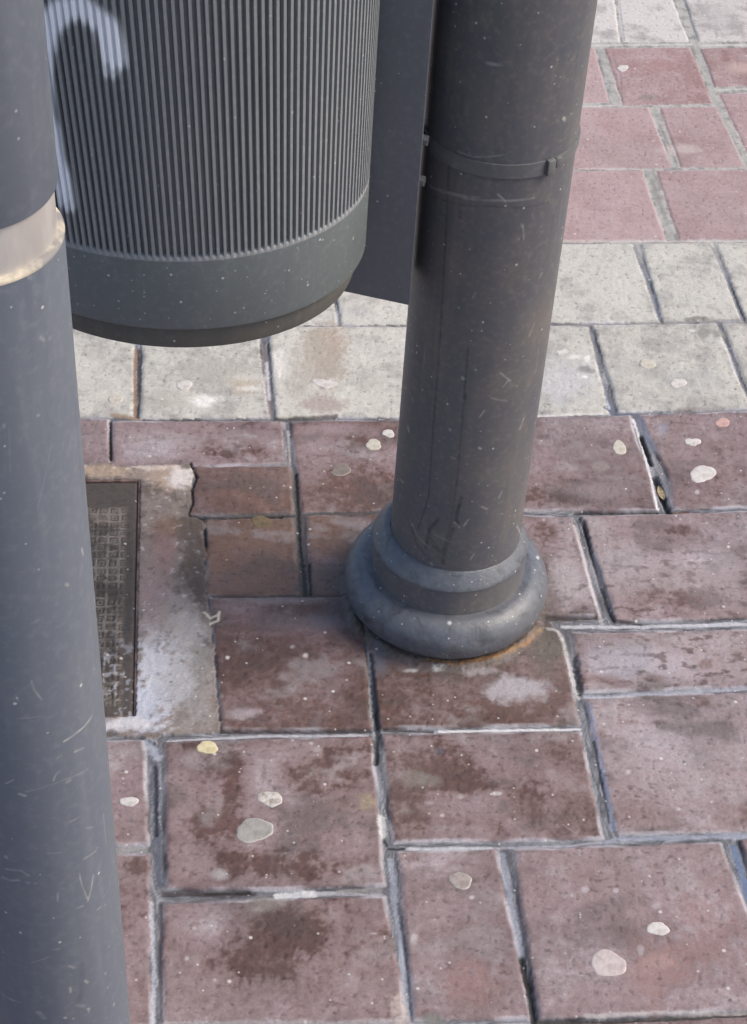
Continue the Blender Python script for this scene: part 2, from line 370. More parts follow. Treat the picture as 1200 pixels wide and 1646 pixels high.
def poly_sd(px, py, poly):
    d = np.full(px.shape, 1e9); ins = np.zeros(px.shape, bool); n = len(poly)
    for i in range(n):
        a = poly[i]; bb = poly[(i + 1) % n]; e = bb - a; wx = px - a[0]; wy = py - a[1]
        tt = np.clip((wx * e[0] + wy * e[1]) / (e @ e), 0, 1); d = np.minimum(d, (wx - e[0] * tt) ** 2 + (wy - e[1] * tt) ** 2)
        c1 = (a[1] <= py) != (bb[1] <= py)
        with np.errstate(divide='ignore', invalid='ignore'):
            ins ^= c1 & (px < a[0] + e[0] * (py - a[1]) / (e[1] if e[1] else 1e-12))
    d = np.sqrt(d); return np.where(ins, d, -d)

WX = X + fbm(X, Y, .045, 2, 1) * .0011 + fbm(X, Y, .011, 2, 2) * .0004
WY = Y + fbm(X, Y, .045, 2, 3) * .0011 + fbm(X, Y, .011, 2, 4) * .0004
SD = np.full(NYX, -.02); FILM = np.full(NYX, .5); TONE = np.ones(NYX); HUE = np.zeros(NYX); KIND = np.zeros(NYX, np.int8)
TZ = np.zeros(NYX); OFF = np.zeros(NYX)
KID = {RED: 1, PALE: 2, GREY: 3}
for n, (k, (poly, kind, film, tone, hue)) in enumerate(T.items()):
    lo = poly.min(0) - .02; hi = poly.max(0) + .02
    i0, i1 = np.searchsorted(ys, (lo[1], hi[1])); j0, j1 = np.searchsorted(xs, (lo[0], hi[0]))
    if i1 - i0 < 2 or j1 - j0 < 2: continue
    s = np.s_[i0:i1, j0:j1]; d = poly_sd(WX[s], WY[s], poly); up = d > SD[s]
    r = random.Random(k); c0 = poly.mean(0); tx, ty, tz = r.uniform(-.006, .006), r.uniform(-.006, .006), r.uniform(-.0009, .0009)
    for A, val in ((SD, d), (FILM, film), (TONE, tone), (HUE, hue), (KIND, KID[kind]), (OFF, n * 3.71), (TZ, tz + tx * (X[s] - c0[0]) + ty * (Y[s] - c0[1]))):
        A[s] = np.where(up, val, A[s])
SD += .0012
inside = SD > 0

# ---- film of pale bloom over the fired clay
big = fbm(X + OFF, Y, .10, 4, 5); mid = fbm(X + OFF * .3, Y, .028, 4, 6, .6); fine = fbm(X, Y, .008, 3, 7, .6)
bias = np.zeros(NYX)
def blob(px, py, rx, ry, soft=.35, rag=.5):
    c = gp(px, py)[:2]; A = gp(px + rx, py)[:2] - c; B = gp(px, py + ry)[:2] - c
    R = 1.6 * (np.abs(A).max() + np.abs(B).max())
    i0, i1 = np.searchsorted(ys, (c[1] - R, c[1] + R)); j0, j1 = np.searchsorted(xs, (c[0] - R, c[0] + R)); s = np.s_[i0:i1, j0:j1]
    if i1 - i0 < 1 or j1 - j0 < 1: return s, np.zeros((max(i1 - i0, 0), max(j1 - j0, 0)))
    M = np.linalg.inv(np.array([A, B]).T); dx = X[s] - c[0]; dy = Y[s] - c[1]
    q = np.hypot(M[0, 0] * dx + M[0, 1] * dy, M[1, 0] * dx + M[1, 1] * dy) + rag * (mid[s] * .6 + fine[s] * .4 + big[s] * .25)
    return s, 1 - ss(1 - soft, 1 + soft * .4, q)
# spots where the bare clay shows (negative) and where the bloom is thick (positive)
for px, py, rx, ry, am in [
    (1095,965,75,26,-1.3),(1140,955,30,18,-.6),(1092,853,28,11,-1.1),(890,800,55,16,-1.3),(870,850,30,20,-1.1),(880,868,26,10,-.7),(905,775,50,8,-.3),(960,785,70,8,-.2),
    (1160,1310,25,18,-.8),(1200,1310,18,22,-1.2),(1030,1310,55,22,-.8),(1130,1128,16,8,-.9),(1133,1066,11,8,-1.1),(1010,1022,20,6,-.8),(1062,1026,15,8,-.9),(960,1092,34,8,-1.1),(935,1070,10,30,-.9),(1050,1090,18,6,-.9),(990,1098,25,6,-.7),
    (965,1180,16,10,-.7),(1010,1160,22,5,-.6),(1060,1160,18,5,-.5),
    (350,1322,48,24,-1.2),(370,1230,30,55,-1.0),(495,1250,50,40,-.6),(530,1230,60,30,-.6),(420,1385,70,25,-1.1),(480,1390,50,30,-.7),(310,1200,20,10,-.5),(430,1510,75,55,-.8),(390,1545,60,35,-.35),(480,1465,60,30,-.35),(560,1390,30,40,-.3),
    (690,1230,70,40,-.7),(740,1260,40,25,-.6),(650,1300,30,40,-.4),(840,1300,50,40,-.35),(800,1210,70,25,.3),(780,1290,60,20,.35),(880,1260,60,50,.25),(220,1394,19,14,-1.4),
    (420,1250,35,50,.5),(290,1300,28,90,.5),(310,1390,50,35,.45),(580,1320,40,60,.35),(340,1490,60,45,.55),(570,1560,60,80,.15),(330,1590,60,50,.1),
    (830,1108,52,24,1.3),(770,1080,30,9,.7),(700,1075,26,6,.9),(880,1040,30,20,.35),(640,1110,60,40,-.3),
    (395,1146,30,10,.9),(380,980,45,10,.5),(500,1010,60,20,.3),(460,965,90,7,.6),(420,1020,50,6,.3),
    (540,690,60,10,.7),(500,720,30,30,.5),(400,700,40,8,.4),(440,715,25,14,.4),(560,850,12,14,.0),(570,838,26,10,1.0),(590,850,18,14,.9),(530,905,20,14,.4),(590,780,60,30,-.6),(590,715,40,16,-.8),(700,760,60,60,-.6),
    (240,715,70,40,.5),(380,728,50,12,-.8),(420,735,60,18,-.6),(390,690,40,14,-.3),(330,712,12,16,-.3),
    (1000,900,60,30,.35),(1120,900,60,25,.35),(960,950,30,40,.3),(920,930,30,50,.4),(1000,700,80,30,.1),(1040,1070,90,30,.4),(1060,1200,90,50,.3)]:
    s, mk = blob(px, py, rx, ry, .85, .75); bias[s] += mk * am * (.62 if am < 0 else .8)
spk = fbm(X * 1.0, Y * .8, .0042, 2, 21)
amp = .30 + .70 * np.clip(4.4 * FILM * (1 - FILM), 0, 1)        # clean and evenly bloomed slabs vary less
fl = FILM + bias + amp * (.42 * big + .30 * mid + .20 * fine) + .08 * spk
film = ss(.08, .98, fl)
RD, RM, RP, RW = alb(104, 78, 73), alb(128, 104, 102), alb(153, 135, 136), alb(189, 182, 186)
def mx(a, b_, f): return a + (b_ - a) * f[..., None]
col = RD * (1 + .22 * mid + .16 * fine + .14 * big)[..., None]
col = mx(col, np.array(alb(136, 106, 88)), np.clip(HUE * 1.6, 0, 1) * .9)
col = mx(col, RM, ss(.0, .50, fl)); col = mx(col, RP, film * .92)
col = mx(col, RW, ss(.80, 1.5, fl) * .8)
# far red rows: paler, less saturated
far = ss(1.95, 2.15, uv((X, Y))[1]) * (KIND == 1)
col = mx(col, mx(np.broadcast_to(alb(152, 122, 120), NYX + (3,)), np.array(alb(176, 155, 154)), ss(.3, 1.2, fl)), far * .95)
dk = ss(.18, .52, fbm(X * .8, Y * 1.5, .017, 3, 11, .6)) * (KIND == 1) * (1 - far)
zone = np.clip(ss(.05, .2, X) * ss(1.62, 1.5, Y) * ss(1.3, 1.4, Y) + .25, 0, 1)
col = mx(col, np.array(alb(88, 66, 64)), dk * zone * .7)
# pale and grey tiles
pn = fbm(X + OFF, Y, .06, 5, 8, .6); pn2 = fbm(X, Y, .014, 4, 9, .6)
pale = mx(np.broadcast_to(alb(196, 193, 184), NYX + (3,)), np.array(alb(166, 163, 157)), ss(-.10, .70, pn * .7 + pn2 * .3 + (.62 - FILM)))
pale = mx(pale, np.array(alb(216, 213, 206)), ss(.15, .8, -pn * .6 + pn2 * .3) * .6)
pale = mx(pale, np.array(alb(150, 147, 142)), ss(.45, .8, pn2) * .3)
grey = mx(np.broadcast_to(alb(203, 198, 194), NYX + (3,)), np.array(alb(168, 163, 160)), ss(-.1, .6, pn + (.5 - FILM)))
smear = fbm(X * .9, Y * 1.3, .09, 4, 27, .6); sz = ss(.62, .30, np.hypot(X - .05, Y - 1.42)) * (KIND == 1); col = mx(col, np.array(alb(84, 76, 73)), ss(.12, .6, smear) * sz * .5); col = mx(col, np.array(alb(168, 162, 161)), ss(.22, .7, -smear + .25 * mid) * sz * .45)
damp = fbm(X, Y, .16, 4, 26, .55); col *= (1 - .20 * ss(-.05, .55, damp) * (1 - .5 * far))[..., None]; col = mx(col, np.array(alb(126, 110, 104)), ss(.0, .6, -damp) * .22 * (KIND == 1) * (1 - far))
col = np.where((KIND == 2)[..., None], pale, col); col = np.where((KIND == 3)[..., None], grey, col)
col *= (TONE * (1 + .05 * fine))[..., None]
rough = .86 - .26 * (1 - film) * (KIND == 1) * (1 - far)
fleck = ss(.50, .72, fbm(X + .3 * Y, Y * 1.6, .010, 2, 23)) * (KIND == 1) * (1 - far); col = mx(col, np.array(alb(96, 74, 74)), fleck * (.12 + .5 * ss(-.1, .5, fbm(X, Y, .13, 3, 25)))[...])
# small pits
pit = ss(.55, .75, fbm(X, Y, .0065, 2, 12)) * inside
col = mx(col, col * .6, pit * .6)

# ---- concrete patch round the cover
patch = [gp(*p)[:2] for p in [(-300,752),(130,747),(178,744),(240,742),(300,741),(311,752),(303,826),(326,836),(331,958),(345,1056),(353,1174),(250,1183),(250,1196),(228,1184),(-320,1190)]]
patch = np.array([p if i not in (0, 14) else np.array([(upl) * CU - uv(p)[1] * SU, upl * SU + uv(p)[1] * CU]) for i, p in enumerate(patch)])
PS = poly_sd(X + fbm(X, Y, .02, 3, 13) * .003, Y + fbm(X, Y, .02, 3, 14) * .003, patch)
pat = (PS > 0) & (SD < .0025)
cn = fbm(X, Y, .05, 5, 15, .6); cn2 = fbm(X, Y, .012, 4, 16, .65)
conc = mx(np.broadcast_to(alb(136, 124, 117), NYX + (3,)), np.array(alb(104, 93, 86)), ss(-.1, .5, cn + .3 * cn2))
def paint(arr, px, py, rx, ry, c, am, soft=.5, rag=.6):
    s, mk = blob(px, py, rx, ry, soft, rag); arr[s] = mx(arr[s], np.array(alb(*c)), np.clip(mk * am, 0, 1))
paint(conc, 265, 880, 26, 60, (140, 112, 108), .7); paint(conc, 250, 930, 30, 60, (150, 126, 122), .5)
paint(conc, 270, 765, 40, 26, (172, 152, 136), .9); paint(conc, 290, 765, 22, 20, (214, 206, 200), .95); paint(conc, 160, 757, 60, 12, (172, 152, 132), .9); paint(conc, 250, 750, 50, 6, (206, 190, 178), .8)
paint(conc, 310, 870, 25, 75, (92, 80, 72), .8); paint(conc, 318, 950, 20, 60, (86, 77, 71), .9); paint(conc, 270, 845, 30, 20, (128, 104, 82), .5)
paint(conc, 262, 1085, 52, 75, (196, 195, 200), 1.0, .4, .8); paint(conc, 235, 1140, 40, 50, (190, 193, 204), .9, .5, .7); paint(conc, 300, 1010, 28, 30, (182, 178, 174), .8); paint(conc, 240, 1010, 24, 30, (160, 150, 146), .6)
paint(conc, 285, 985, 40, 40, (160, 150, 145), .7); paint(conc, 245, 950, 24, 50, (158, 138, 134), .6); paint(conc, 300, 1090, 50, 90, (164, 160, 158), .6); paint(conc, 318, 1140, 28, 26, (150, 145, 142), .7); paint(conc, 325, 1070, 20, 40, (140, 135, 130), .6); paint(conc, 200, 1165, 60, 14, (206, 203, 206), .9); paint(conc, 180, 1180, 12, 8, (80, 76, 76), .8)
conc = mx(conc, np.array(alb(72, 66, 63)), ss(.35, .7, cn2) * .45); conc = mx(conc, np.array(alb(222, 218, 214)), ss(.42, .8, -cn2) * .35)
col = np.where(pat[..., None], conc, col); rough = np.where(pat, .88, rough)

# ---- joints
joint = (SD <= 0) & ~pat
jn = fbm(X, Y, .022, 4, 17, .6); jn2 = fbm(X, Y, .006, 3, 18, .6)
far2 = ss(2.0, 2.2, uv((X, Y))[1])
al = (X * CU + Y * SU) + (-X * SU + Y * CU)
js = gn(SD / .0016 + 3 * gn(al / .03, al * 0 + 4.4), al / .07) * .8 + .4 * gn(al / .025, SD / .004); jl = fbm(X, Y, .06, 2, 24)
mort = mx(np.broadcast_to(alb(120, 121, 126), NYX + (3,)), np.array(alb(88, 88, 92)), ss(-.35, .55, js + .3 * jn))
mort = mx(mort, np.array(alb(182, 183, 188)), ss(.05, .8, -js + .4 * jl) * .45)
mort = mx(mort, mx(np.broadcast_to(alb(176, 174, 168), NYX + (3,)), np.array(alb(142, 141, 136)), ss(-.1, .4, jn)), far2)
wet = ss(1.0, .6, np.hypot((X + .02) / .22, (Y - 1.52) / .22)); mort = mx(mort, np.array(alb(70, 62, 58)), wet * .85)
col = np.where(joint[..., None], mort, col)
gyy, gxx = np.gradient(SD, ys, xs)
edge_r = ss(.2, .8, gxx * CU + gyy * SU)                         # rim facing the joint on its right-hand side
edge_t = ss(.2, .8, np.abs(-gxx * SU + gyy * CU))
near = 1 - far2
slit = (ss(-.0042, -.0026, SD) * (1 - ss(-.0008, .0004, SD))) * (ss(-.35, .45, jl + .35 * jn) * edge_r * .75 + edge_t * ss(.05, .55, jl + .4 * jn) * .55) * (1 - .75 * far2) * ~pat
wetl = wet
rim = ss(-.0030, -.0004, SD) * (1 - ss(.0012, .0036, SD)) * ss(-.35, .55, -jl + .3 * jn) * (1 - .8 * slit) * (1 - wetl * .8)
rim *= np.where(edge_r > .5, .55, 1.0) * ~pat
col = mx(col, np.array(alb(204, 202, 208)), np.clip(rim, 0, 1) * (.50 - .25 * far2))
col = mx(col, np.array(alb(52, 51, 57)), np.clip(slit, 0, 1) * .8)
grime = ss(.012, .0, SD) * ss(0, .5, fbm(X, Y, .03, 3, 19)) * inside * near
col = mx(col, col * .62, grime * .7)

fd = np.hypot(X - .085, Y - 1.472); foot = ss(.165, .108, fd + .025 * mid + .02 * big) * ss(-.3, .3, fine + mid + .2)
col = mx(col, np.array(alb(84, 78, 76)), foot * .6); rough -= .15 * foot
# ---- hand placed marks: cracks, dark gaps, white mortar, stains
DEEP = np.zeros(NYX)
def stroke(pts, wmm, c, am=.95, soft=.5, rag=.6, deep=0.0):
    P = [gp(*p)[:2] for p in pts]; wd = wmm * .0005; P_ = np.array(P); lo = P_.min(0) - wd * 4; hi = P_.max(0) + wd * 4
    i0, i1 = np.searchsorted(ys, (lo[1], hi[1])); j0, j1 = np.searchsorted(xs, (lo[0], hi[0])); s = np.s_[i0:i1, j0:j1]
    
    if min(c) > 128 and wmm >= 4: am *= .68
    d = np.full(X[s].shape, 1e9); nx = X[s] + jn2[s] * wd * rag; ny = Y[s] + mid[s] * wd * rag
    for a, b_ in zip(P[:-1], P[1:]):
        e = b_ - a; tt = np.clip(((nx - a[0]) * e[0] + (ny - a[1]) * e[1]) / (e @ e), 0, 1); d = np.minimum(d, np.hypot(nx - a[0] - e[0] * tt, ny - a[1] - e[1] * tt))
    mk = (1 - ss(1 - soft, 1 + soft, d / wd)); col[s] = mx(col[s], np.array(alb(*c)), np.clip(mk * am, 0, 1))
    if deep: DEEP[s] = np.maximum(DEEP[s], mk * deep)
BLK = (24, 22, 22); WHT = (214, 213, 218); BLU = (150, 165, 190)
stroke([(306,744),(311,757),(316,766),(308,787),(310,806),(303,825)], 2.6, BLK, .95, .4, .4, .005)
stroke([(305,828),(322,831),(360,832),(400,830),(452,829)], 3.6, BLK, .95, .4, .3, .006)
stroke([(452,829),(480,828)], 2.2, (60,54,50))
stroke([(177,676),(177,738)], 3.0, BLK, .95, .4, .3, .006)
stroke([(329,850),(330,880)], 3, BLK, .85, .4, .4, .004); stroke([(333,900),(334,930)], 4, (120,116,114), .7)
stroke([(475,760),(477,800),(480,870),(488,930),(490,955)], 4, (46,42,40), .8, .5, .8, .004); stroke([(497,905),(499,955)], 3, BLK, .8, .4, .5, .004)
stroke([(463,690),(466,745)], 3, (170,164,162), .8); stroke([(456,690),(458,742)], 3, (70,60,60), .6)
stroke([(340,957),(420,958),(500,957),(560,957)], 3, (74,62,58), .7); stroke([(400,962),(470,966),(520,962)], 5, (140,132,128), .4)
stroke([(356,1174),(470,1174),(595,1173)], 3, (54,47,50), .85, .4, .4, .004); stroke([(270,1189),(360,1184),(420,1181),(590,1180)], 3.2, (190,188,192), .85)
stroke([(595,1050),(600,1110),(604,1150),(606,1180),(604,1225)], 5, (38,38,42), .85, .5, .7, .005); stroke([(590,1040),(597,1090),(603,1140)], 2.5, (120,128,140), .6)
stroke([(604,1230),(610,1260),(612,1290)], 6, (150,155,165), .6); stroke([(612,1312),(616,1340)], 8, (214,214,212), .95); stroke([(617,1350),(622,1357)], 3, BLK, .8)
stroke([(616,1171),(700,1173)], 3, (60,54,55), .8, .4, .4, .003); stroke([(700,1174),(800,1172),(932,1170)], 3.5, (216,215,216), .95, .4, .3)
stroke([(880,1011),(896,1013),(905,1030),(918,1080),(930,1120)], 4.5, (212,208,206), .9, .5, .7); stroke([(905,1005),(985,1006),(1080,1004),(1200,1001)], 5, (212,211,217), .95, .4, .6)
stroke([(872,991),(920,992),(958,990)], 4.5, (66,56,54), .85, .5, .8, .003); stroke([(958,975),(962,990)], 5, (66,56,54), .7)
stroke([(925,1055),(928,1090),(932,1112)], 6, (70,70,74), .85, .5, .8, .004)
stroke([(992,998),(1030,1001)], 4, (52,46,48), .8); stroke([(945,1015),(1050,1014)], 2.2, (70,62,66), .7)
stroke([(938,838),(948,880),(964,935),(975,970),(986,995)], 3.2, (46,42,44), .8, .6, .7, .004); stroke([(924,845),(938,900),(955,960),(968,1000)], 4.5, (196,188,186), .8, .5, .7)
stroke([(955,890),(968,940)], 2.5, (200,200,205), .7)
stroke([(1018,672),(1032,715),(1045,760),(1057,818)], 3.2, (216,212,214), .95, .4, .4); stroke([(1030,700),(1047,745)], 4.5, BLK, .95, .4, .3, .007); stroke([(1053,765),(1066,800),(1074,822)], 7, BLK, .95, .4, .4, .009)
stroke([(1028,672),(1040,700),(1052,720)], 7, (130,140,158), .7); stroke([(1055,755),(1075,780)], 12, (116,114,118), .6)
stroke([(925,823),(990,822),(1056,822)], 3.4, BLK, .9, .4, .5, .005); stroke([(1078,823),(1110,820)], 4, (92,60,48), .9); stroke([(1110,820),(1200,817)], 2.8, (108,108,120), .8)
stroke([(972,655),(990,664),(1024,664)], 4.5, (92,100,118), .85, .5, .7); stroke([(968,600),(974,630),(980,655)], 3, (176,188,208), .85); stroke([(949,530),(958,570),(968,605),(978,640),(990,658)], 4.5, (112,112,120), .85, .5, .7)
stroke([(850,668),(920,665),(968,664)], 3, (220,216,210), .8)
stroke([(218,560),(216,600),(217,668)], 4, (132,104,84), .85, .5, .6); stroke([(222,560),(221,668)], 3, (70,60,54), .8, .5, .5, .003); stroke([(180,667),(222,671)], 5, (150,128,104), .8)
stroke([(424,555),(430,610),(436,665)], 8, (120,112,112), .8, .5, .7); stroke([(428,580),(433,640)], 3.5, (206,206,212), .8); stroke([(419,560),(424,610)], 3, (64,56,52), .7)
stroke([(225,673),(330,674),(440,675)], 2.6, (66,56,52), .8, .4, .5, .003); stroke([(440,674),(520,670),(540,668)], 6, (78,72,70), .8, .5, .8)
stroke([(570,524),(650,526)], 3, (112,110,108), .8)
stroke([(546,505),(545,522)], 3, (150,148,144), .7)
stroke([(262,1434),(330,1434),(402,1433)], 7, (62,54,56), .8, .5, .8, .003); stroke([(330,1434),(402,1432)], 3, BLK, .85, .4, .5, .003); stroke([(445,1438),(475,1436),(505,1434)], 7, (226,226,226), .97, .4, .6); stroke([(505,1434),(612,1436)], 4, (178,176,180), .8)
stroke([(262,1450),(300,1448),(390,1444)], 5, (110,100,102), .5)
stroke([(246,1205),(248,1280),(252,1360),(258,1420)], 6, (84,88,102), .75, .5, .7); stroke([(249,1230),(250,1340)], 3.5, (48,50,60), .85, .4, .5, .003); stroke([(243,1450),(247,1560),(246,1646)], 4, (196,198,208), .85, .5, .6); stroke([(257,1450),(259,1640)], 3, (90,84,88), .6)
stroke([(240,1190),(246,1205),(252,1215)], 10, (190,194,206), .8, .5, .7)
stroke([(185,1364),(232,1363)], 6, (168,164,158), .85)
stroke([(625,1362),(640,1364),(652,1362)], 2.6, (40,40,44), .9); stroke([(655,1363),(730,1361),(790,1361)], 4, (214,214,218), .9, .4, .5); stroke([(790,1361),(900,1358),(968,1352)], 3, (176,174,182), .6)
stroke([(628,1380),(635,1450),(648,1540),(655,1600),(662,1646)], 6, (160,166,180), .8, .5, .6); stroke([(640,1450),(655,1560),(662,1640)], 2.6, (70,72,84), .8)
stroke([(545,1430),(612,1428)], 4, (160,154,146), .7)
stroke([(808,1372),(818,1430),(830,1490),(838,1540)], 6, (158,164,178), .8, .5, .6); stroke([(838,1540),(850,1590),(858,1640)], 6, BLK, .9, .5, .4, .006); stroke([(822,1400),(838,1480),(845,1540)], 2.5, (72,70,80), .8)
stroke([(946,1130),(960,1200),(975,1270),(985,1330)], 6, (140,152,178), .75, .5, .7); stroke([(955,1190),(968,1260),(980,1320)], 2.6, (46,46,54), .85)
stroke([(940,1118),(1000,1116),(1100,1110),(1200,1104)], 5, (186,188,200), .75, .5, .8); stroke([(1000,1346),(1100,1344),(1200,1342)], 6, (168,174,190), .8, .5, .7)
stroke([(975,1352),(990,1348)], 5, (168,174,190), .8); stroke([(1180,1360),(1192,1400),(1204,1440)], 7, (110,128,160), .75)
stroke([(868,1642),(920,1642),(1000,1640),(1060,1636),(1200,1628)], 6, (50,46,44), .85, .5, .8, .005); stroke([(940,1632),(1060,1628),(1200,1624)], 3.5, (190,184,182), .7, .5, .8)
stroke([(258,1646),(400,1644),(640,1642)], 6, (176,168,168), .8, .5, .8); stroke([(640,1610),(648,1640)], 14, (196,184,176), .8, .6, .9)
stroke([(690,1642),(705,1640)], 12, (120,120,114), .7); 
# upper joints: wide level mortar bands between the far tiles
for pts, wd in (([(966,80),(990,165)], 11), ([(1118,70),(1142,140),(1175,215),(1205,275)], 10), ([(1052,175),(1086,265)], 9), ([(1043,275),(1080,385)], 11)):
    stroke(pts, wd, (164, 163, 158), .85, .3, .5)
stroke([(1060,200),(1088,262)], 4, (132,130,124), .7); stroke([(1047,290),(1070,350)], 6, (128,126,120), .6); stroke([(1000,160),(998,120),(985,90)], 2.5, (128,118,116), .6)
stroke([(950,72),(1060,71),(1110,70)], 5, (212,208,204), .8); stroke([(1130,72),(1210,71)], 5, (216,212,208), .8); stroke([(935,170),(985,169)], 4, (212,206,202), .9); stroke([(1150,143),(1205,142)], 4, (204,200,196), .9)
stroke([(930,270),(1010,270)], 4, (206,192,190), .8); stroke([(900,387),(1075,387),(1210,386)], 5, (206,198,192), .75); stroke([(1085,388),(1120,389)], 3, (140,128,124), .6)
stroke([(1018,396),(1040,450),(1060,512)], 3.5, (128,130,138), .85); stroke([(1033,410),(1062,500)], 2, (110,112,124), .6); stroke([(1145,398),(1168,450),(1192,512)], 4, (122,124,132), .85); stroke([(895,521),(1000,519),(1060,517),(1200,514)], 2.6, (150,147,142), .8)
stroke([(1105,513),(1132,512)], 8, (104,98,94), .7, .6, .9); stroke([(1090,660),(1160,656)], 8, (130,122,118), .6, .6, 1.0)
# stains painted straight on
for px, py, rx, ry, c, am in [(520,570,44,58,(162,150,136),.75),(540,545,22,22,(180,160,142),.4),(520,650,40,14,(170,156,150),.6),(345,600,80,30,(164,160,152),.6),(330,640,60,8,(216,213,206),.7),(392,620,22,20,(196,182,160),.55),(325,645,25,9,(240,238,232),.85),
    (400,606,30,6,(206,203,196),.6),(400,625,20,5,(226,222,216),.6),(580,500,26,10,(176,172,170),.6),(450,590,16,30,(226,222,216),.7),
    (1080,560,14,8,(170,168,162),.6),(1010,540,20,8,(186,182,172),.5),(915,610,50,40,(196,196,200),.5),(1090,240,40,8,(190,176,172),.7),(1060,105,30,12,(158,120,118),.4),(1165,90,10,10,(140,108,106),.7),(1190,110,25,10,(196,172,162),.6),(1040,155,18,5,(140,130,124),.85),
    (1150,30,40,30,(170,166,164),.5),(1060,1545,30,14,(176,150,146),.5),(1050,1560,40,60,(160,120,112),.3),(1130,1500,60,80,(160,120,114),.3),(750,1580,60,40,(160,122,116),.35),(660,1250,22,14,(130,124,118),.6),(690,1255,18,10,(138,132,126),.5),(705,1206,9,6,(92,86,96),.8),
    (352,1406,14,10,(168,164,162),.7),(590,1290,14,16,(158,146,118),.6),(1090,745,50,6,(128,112,112),.5),(1165,900,28,12,(128,118,118),.45),(470,1285,14,8,(150,138,130),.5),
    (1130,534,20,9,(140,138,133),.9),(1156,536,14,8,(144,141,136),.85),(1113,531,8,3,(226,224,218),.6),(938,593,13,6,(138,136,136),.9),(950,596,8,5,(140,138,138),.7),(905,566,10,5,(224,220,214),.8),(922,574,14,4,(226,222,216),.8),(944,578,5,6,(230,228,222),.9),(940,605,6,3,(228,226,220),.9),(426,1452,28,14,(132,124,118),.75),(410,1462,12,6,(150,142,136),.5),(452,1448,8,10,(156,150,144),.6),(925,680,14,6,(150,140,134),.5),(870,712,8,5,(160,150,144),.5),(965,750,14,8,(156,148,142),.5),(930,715,10,6,(146,136,132),.5),(1010,690,7,4,(170,160,152),.5),(1150,700,14,6,(170,154,154),.4),(1120,745,36,7,(116,102,102),.5),(1120,790,5,4,(200,192,188),.7),(1065,690,10,12,(132,142,158),.5),(740,1280,9,5,(180,172,170),.6),(800,1275,10,4,(206,200,198),.8),(690,1290,10,4,(176,166,166),.5),(710,1310,4,3,(200,192,190),.7),(1010,1240,5,4,(200,192,196),.6),(1090,1300,4,3,(200,192,196),.6),(940,1430,6,5,(190,184,188),.6),(990,1432,5,4,(196,190,192),.6),(1055,1455,8,6,(184,176,180),.5),(1030,1528,7,9,(190,182,184),.5),(1140,1450,5,3,(190,184,186),.5),(758,1442,5,4,(206,200,200),.7),(665,1508,6,9,(196,190,190),.6),(600,1500,7,2,(190,184,184),.5),(500,1195,5,4,(196,190,190),.7),(510,1205,8,6,(180,174,172),.6),(470,1190,4,3,(206,202,202),.8),(365,1058,4,3,(214,210,206),.9),(490,1055,5,5,(214,210,206),.8),(470,1040,4,3,(190,186,184),.6),(390,1148,28,10,(176,166,168),.55),(355,1120,5,4,(160,154,152),.5),(300,1540,4,4,(196,190,190),.6),(345,1575,4,4,(200,194,194),.6),(312,1492,4,3,(200,194,194),.6),(270,640,46,20,(170,165,156),.55),(480,600,30,50,(184,178,168),.5),(600,560,40,14,(190,186,180),.5),(590,610,30,20,(178,174,166),.45),(520,655,34,14,(160,146,138),.5),(160,570,30,10,(180,176,168),.5),(160,620,26,14,(182,178,172),.5),(1000,600,40,20,(186,184,176),.4),(1120,610,50,20,(178,177,172),.45),(890,540,30,8,(196,194,188),.4),(980,480,60,14,(198,195,186),.4),(1120,480,40,14,(194,192,184),.4),(830,1108,52,22,(176,172,176),.75),(770,1080,30,8,(170,164,166),.6),(905,930,26,44,(176,170,170),.5),(1000,915,60,40,(164,156,158),.4),(1150,930,60,50,(166,158,160),.35),(960,790,60,14,(150,140,140),.4),(990,1060,60,30,(176,174,184),.4),(420,965,60,8,(134,124,120),.5),(450,1000,70,16,(122,112,112),.35),(530,1000,40,12,(118,114,122),.4),(700,1040,60,14,(96,90,86),.5),(640,1010,30,60,(84,84,92),.5),(610,1040,16,50,(100,108,120),.6),(560,980,40,20,(84,76,84),.4),(760,1045,150,16,(108,100,90),.6),(880,1050,34,40,(104,98,88),.6),(740,1062,90,6,(96,78,60),.6),(660,1078,14,4,(200,200,198),.7),(705,1076,14,5,(206,206,204),.7)]:
    paint(col, px, py, rx, ry, c, am, .6, .7)
stroke([(672,1064),(735,1071),(790,1062),(838,1040),(870,1012)], 5, (138,112,84), .6, .8, .9); stroke([(590,1010),(640,1048),(680,1066)], 5, (120,116,108), .6, .7, .9)
for pts in ([(328,985),(338,994),(350,990)], [(338,1003),(350,999),(352,985)]): stroke(pts, 3, (206,196,178), .9, .4, .3)
stroke([(905,1325),(925,1340),(930,1335)], 2, (150,132,132), .6); stroke([(1125,1480),(1190,1490)], 1.5, (120,96,96), .3)
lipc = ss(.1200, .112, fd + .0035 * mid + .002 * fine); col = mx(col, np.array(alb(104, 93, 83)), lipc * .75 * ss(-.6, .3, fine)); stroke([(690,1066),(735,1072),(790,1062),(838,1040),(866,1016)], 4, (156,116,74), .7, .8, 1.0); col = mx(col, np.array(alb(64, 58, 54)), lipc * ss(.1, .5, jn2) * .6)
# ---- height
Z = np.where(inside, TZ - .0016 * (1 - np.clip(SD / .0045, 0, 1)) ** 2, 0.0)
mz = -.0026 + .0009 * jn + .0002 * jn2 + .0014 * far2
wall = ss(-.0022, 0, SD); Z = np.where(inside, Z, mz * (1 - wall) + (-.0016) * wall)
Z = np.where(pat, .0002 + .0012 * cn + .0006 * cn2, Z)
Z += .00035 * fine * (1 - far2 * .5) + .0003 * mid - .0006 * pit - np.minimum(slit, 1) * .0010 - DEEP * .55
Z += np.where(inside & (KIND == 2), .0004 * pn2, 0)
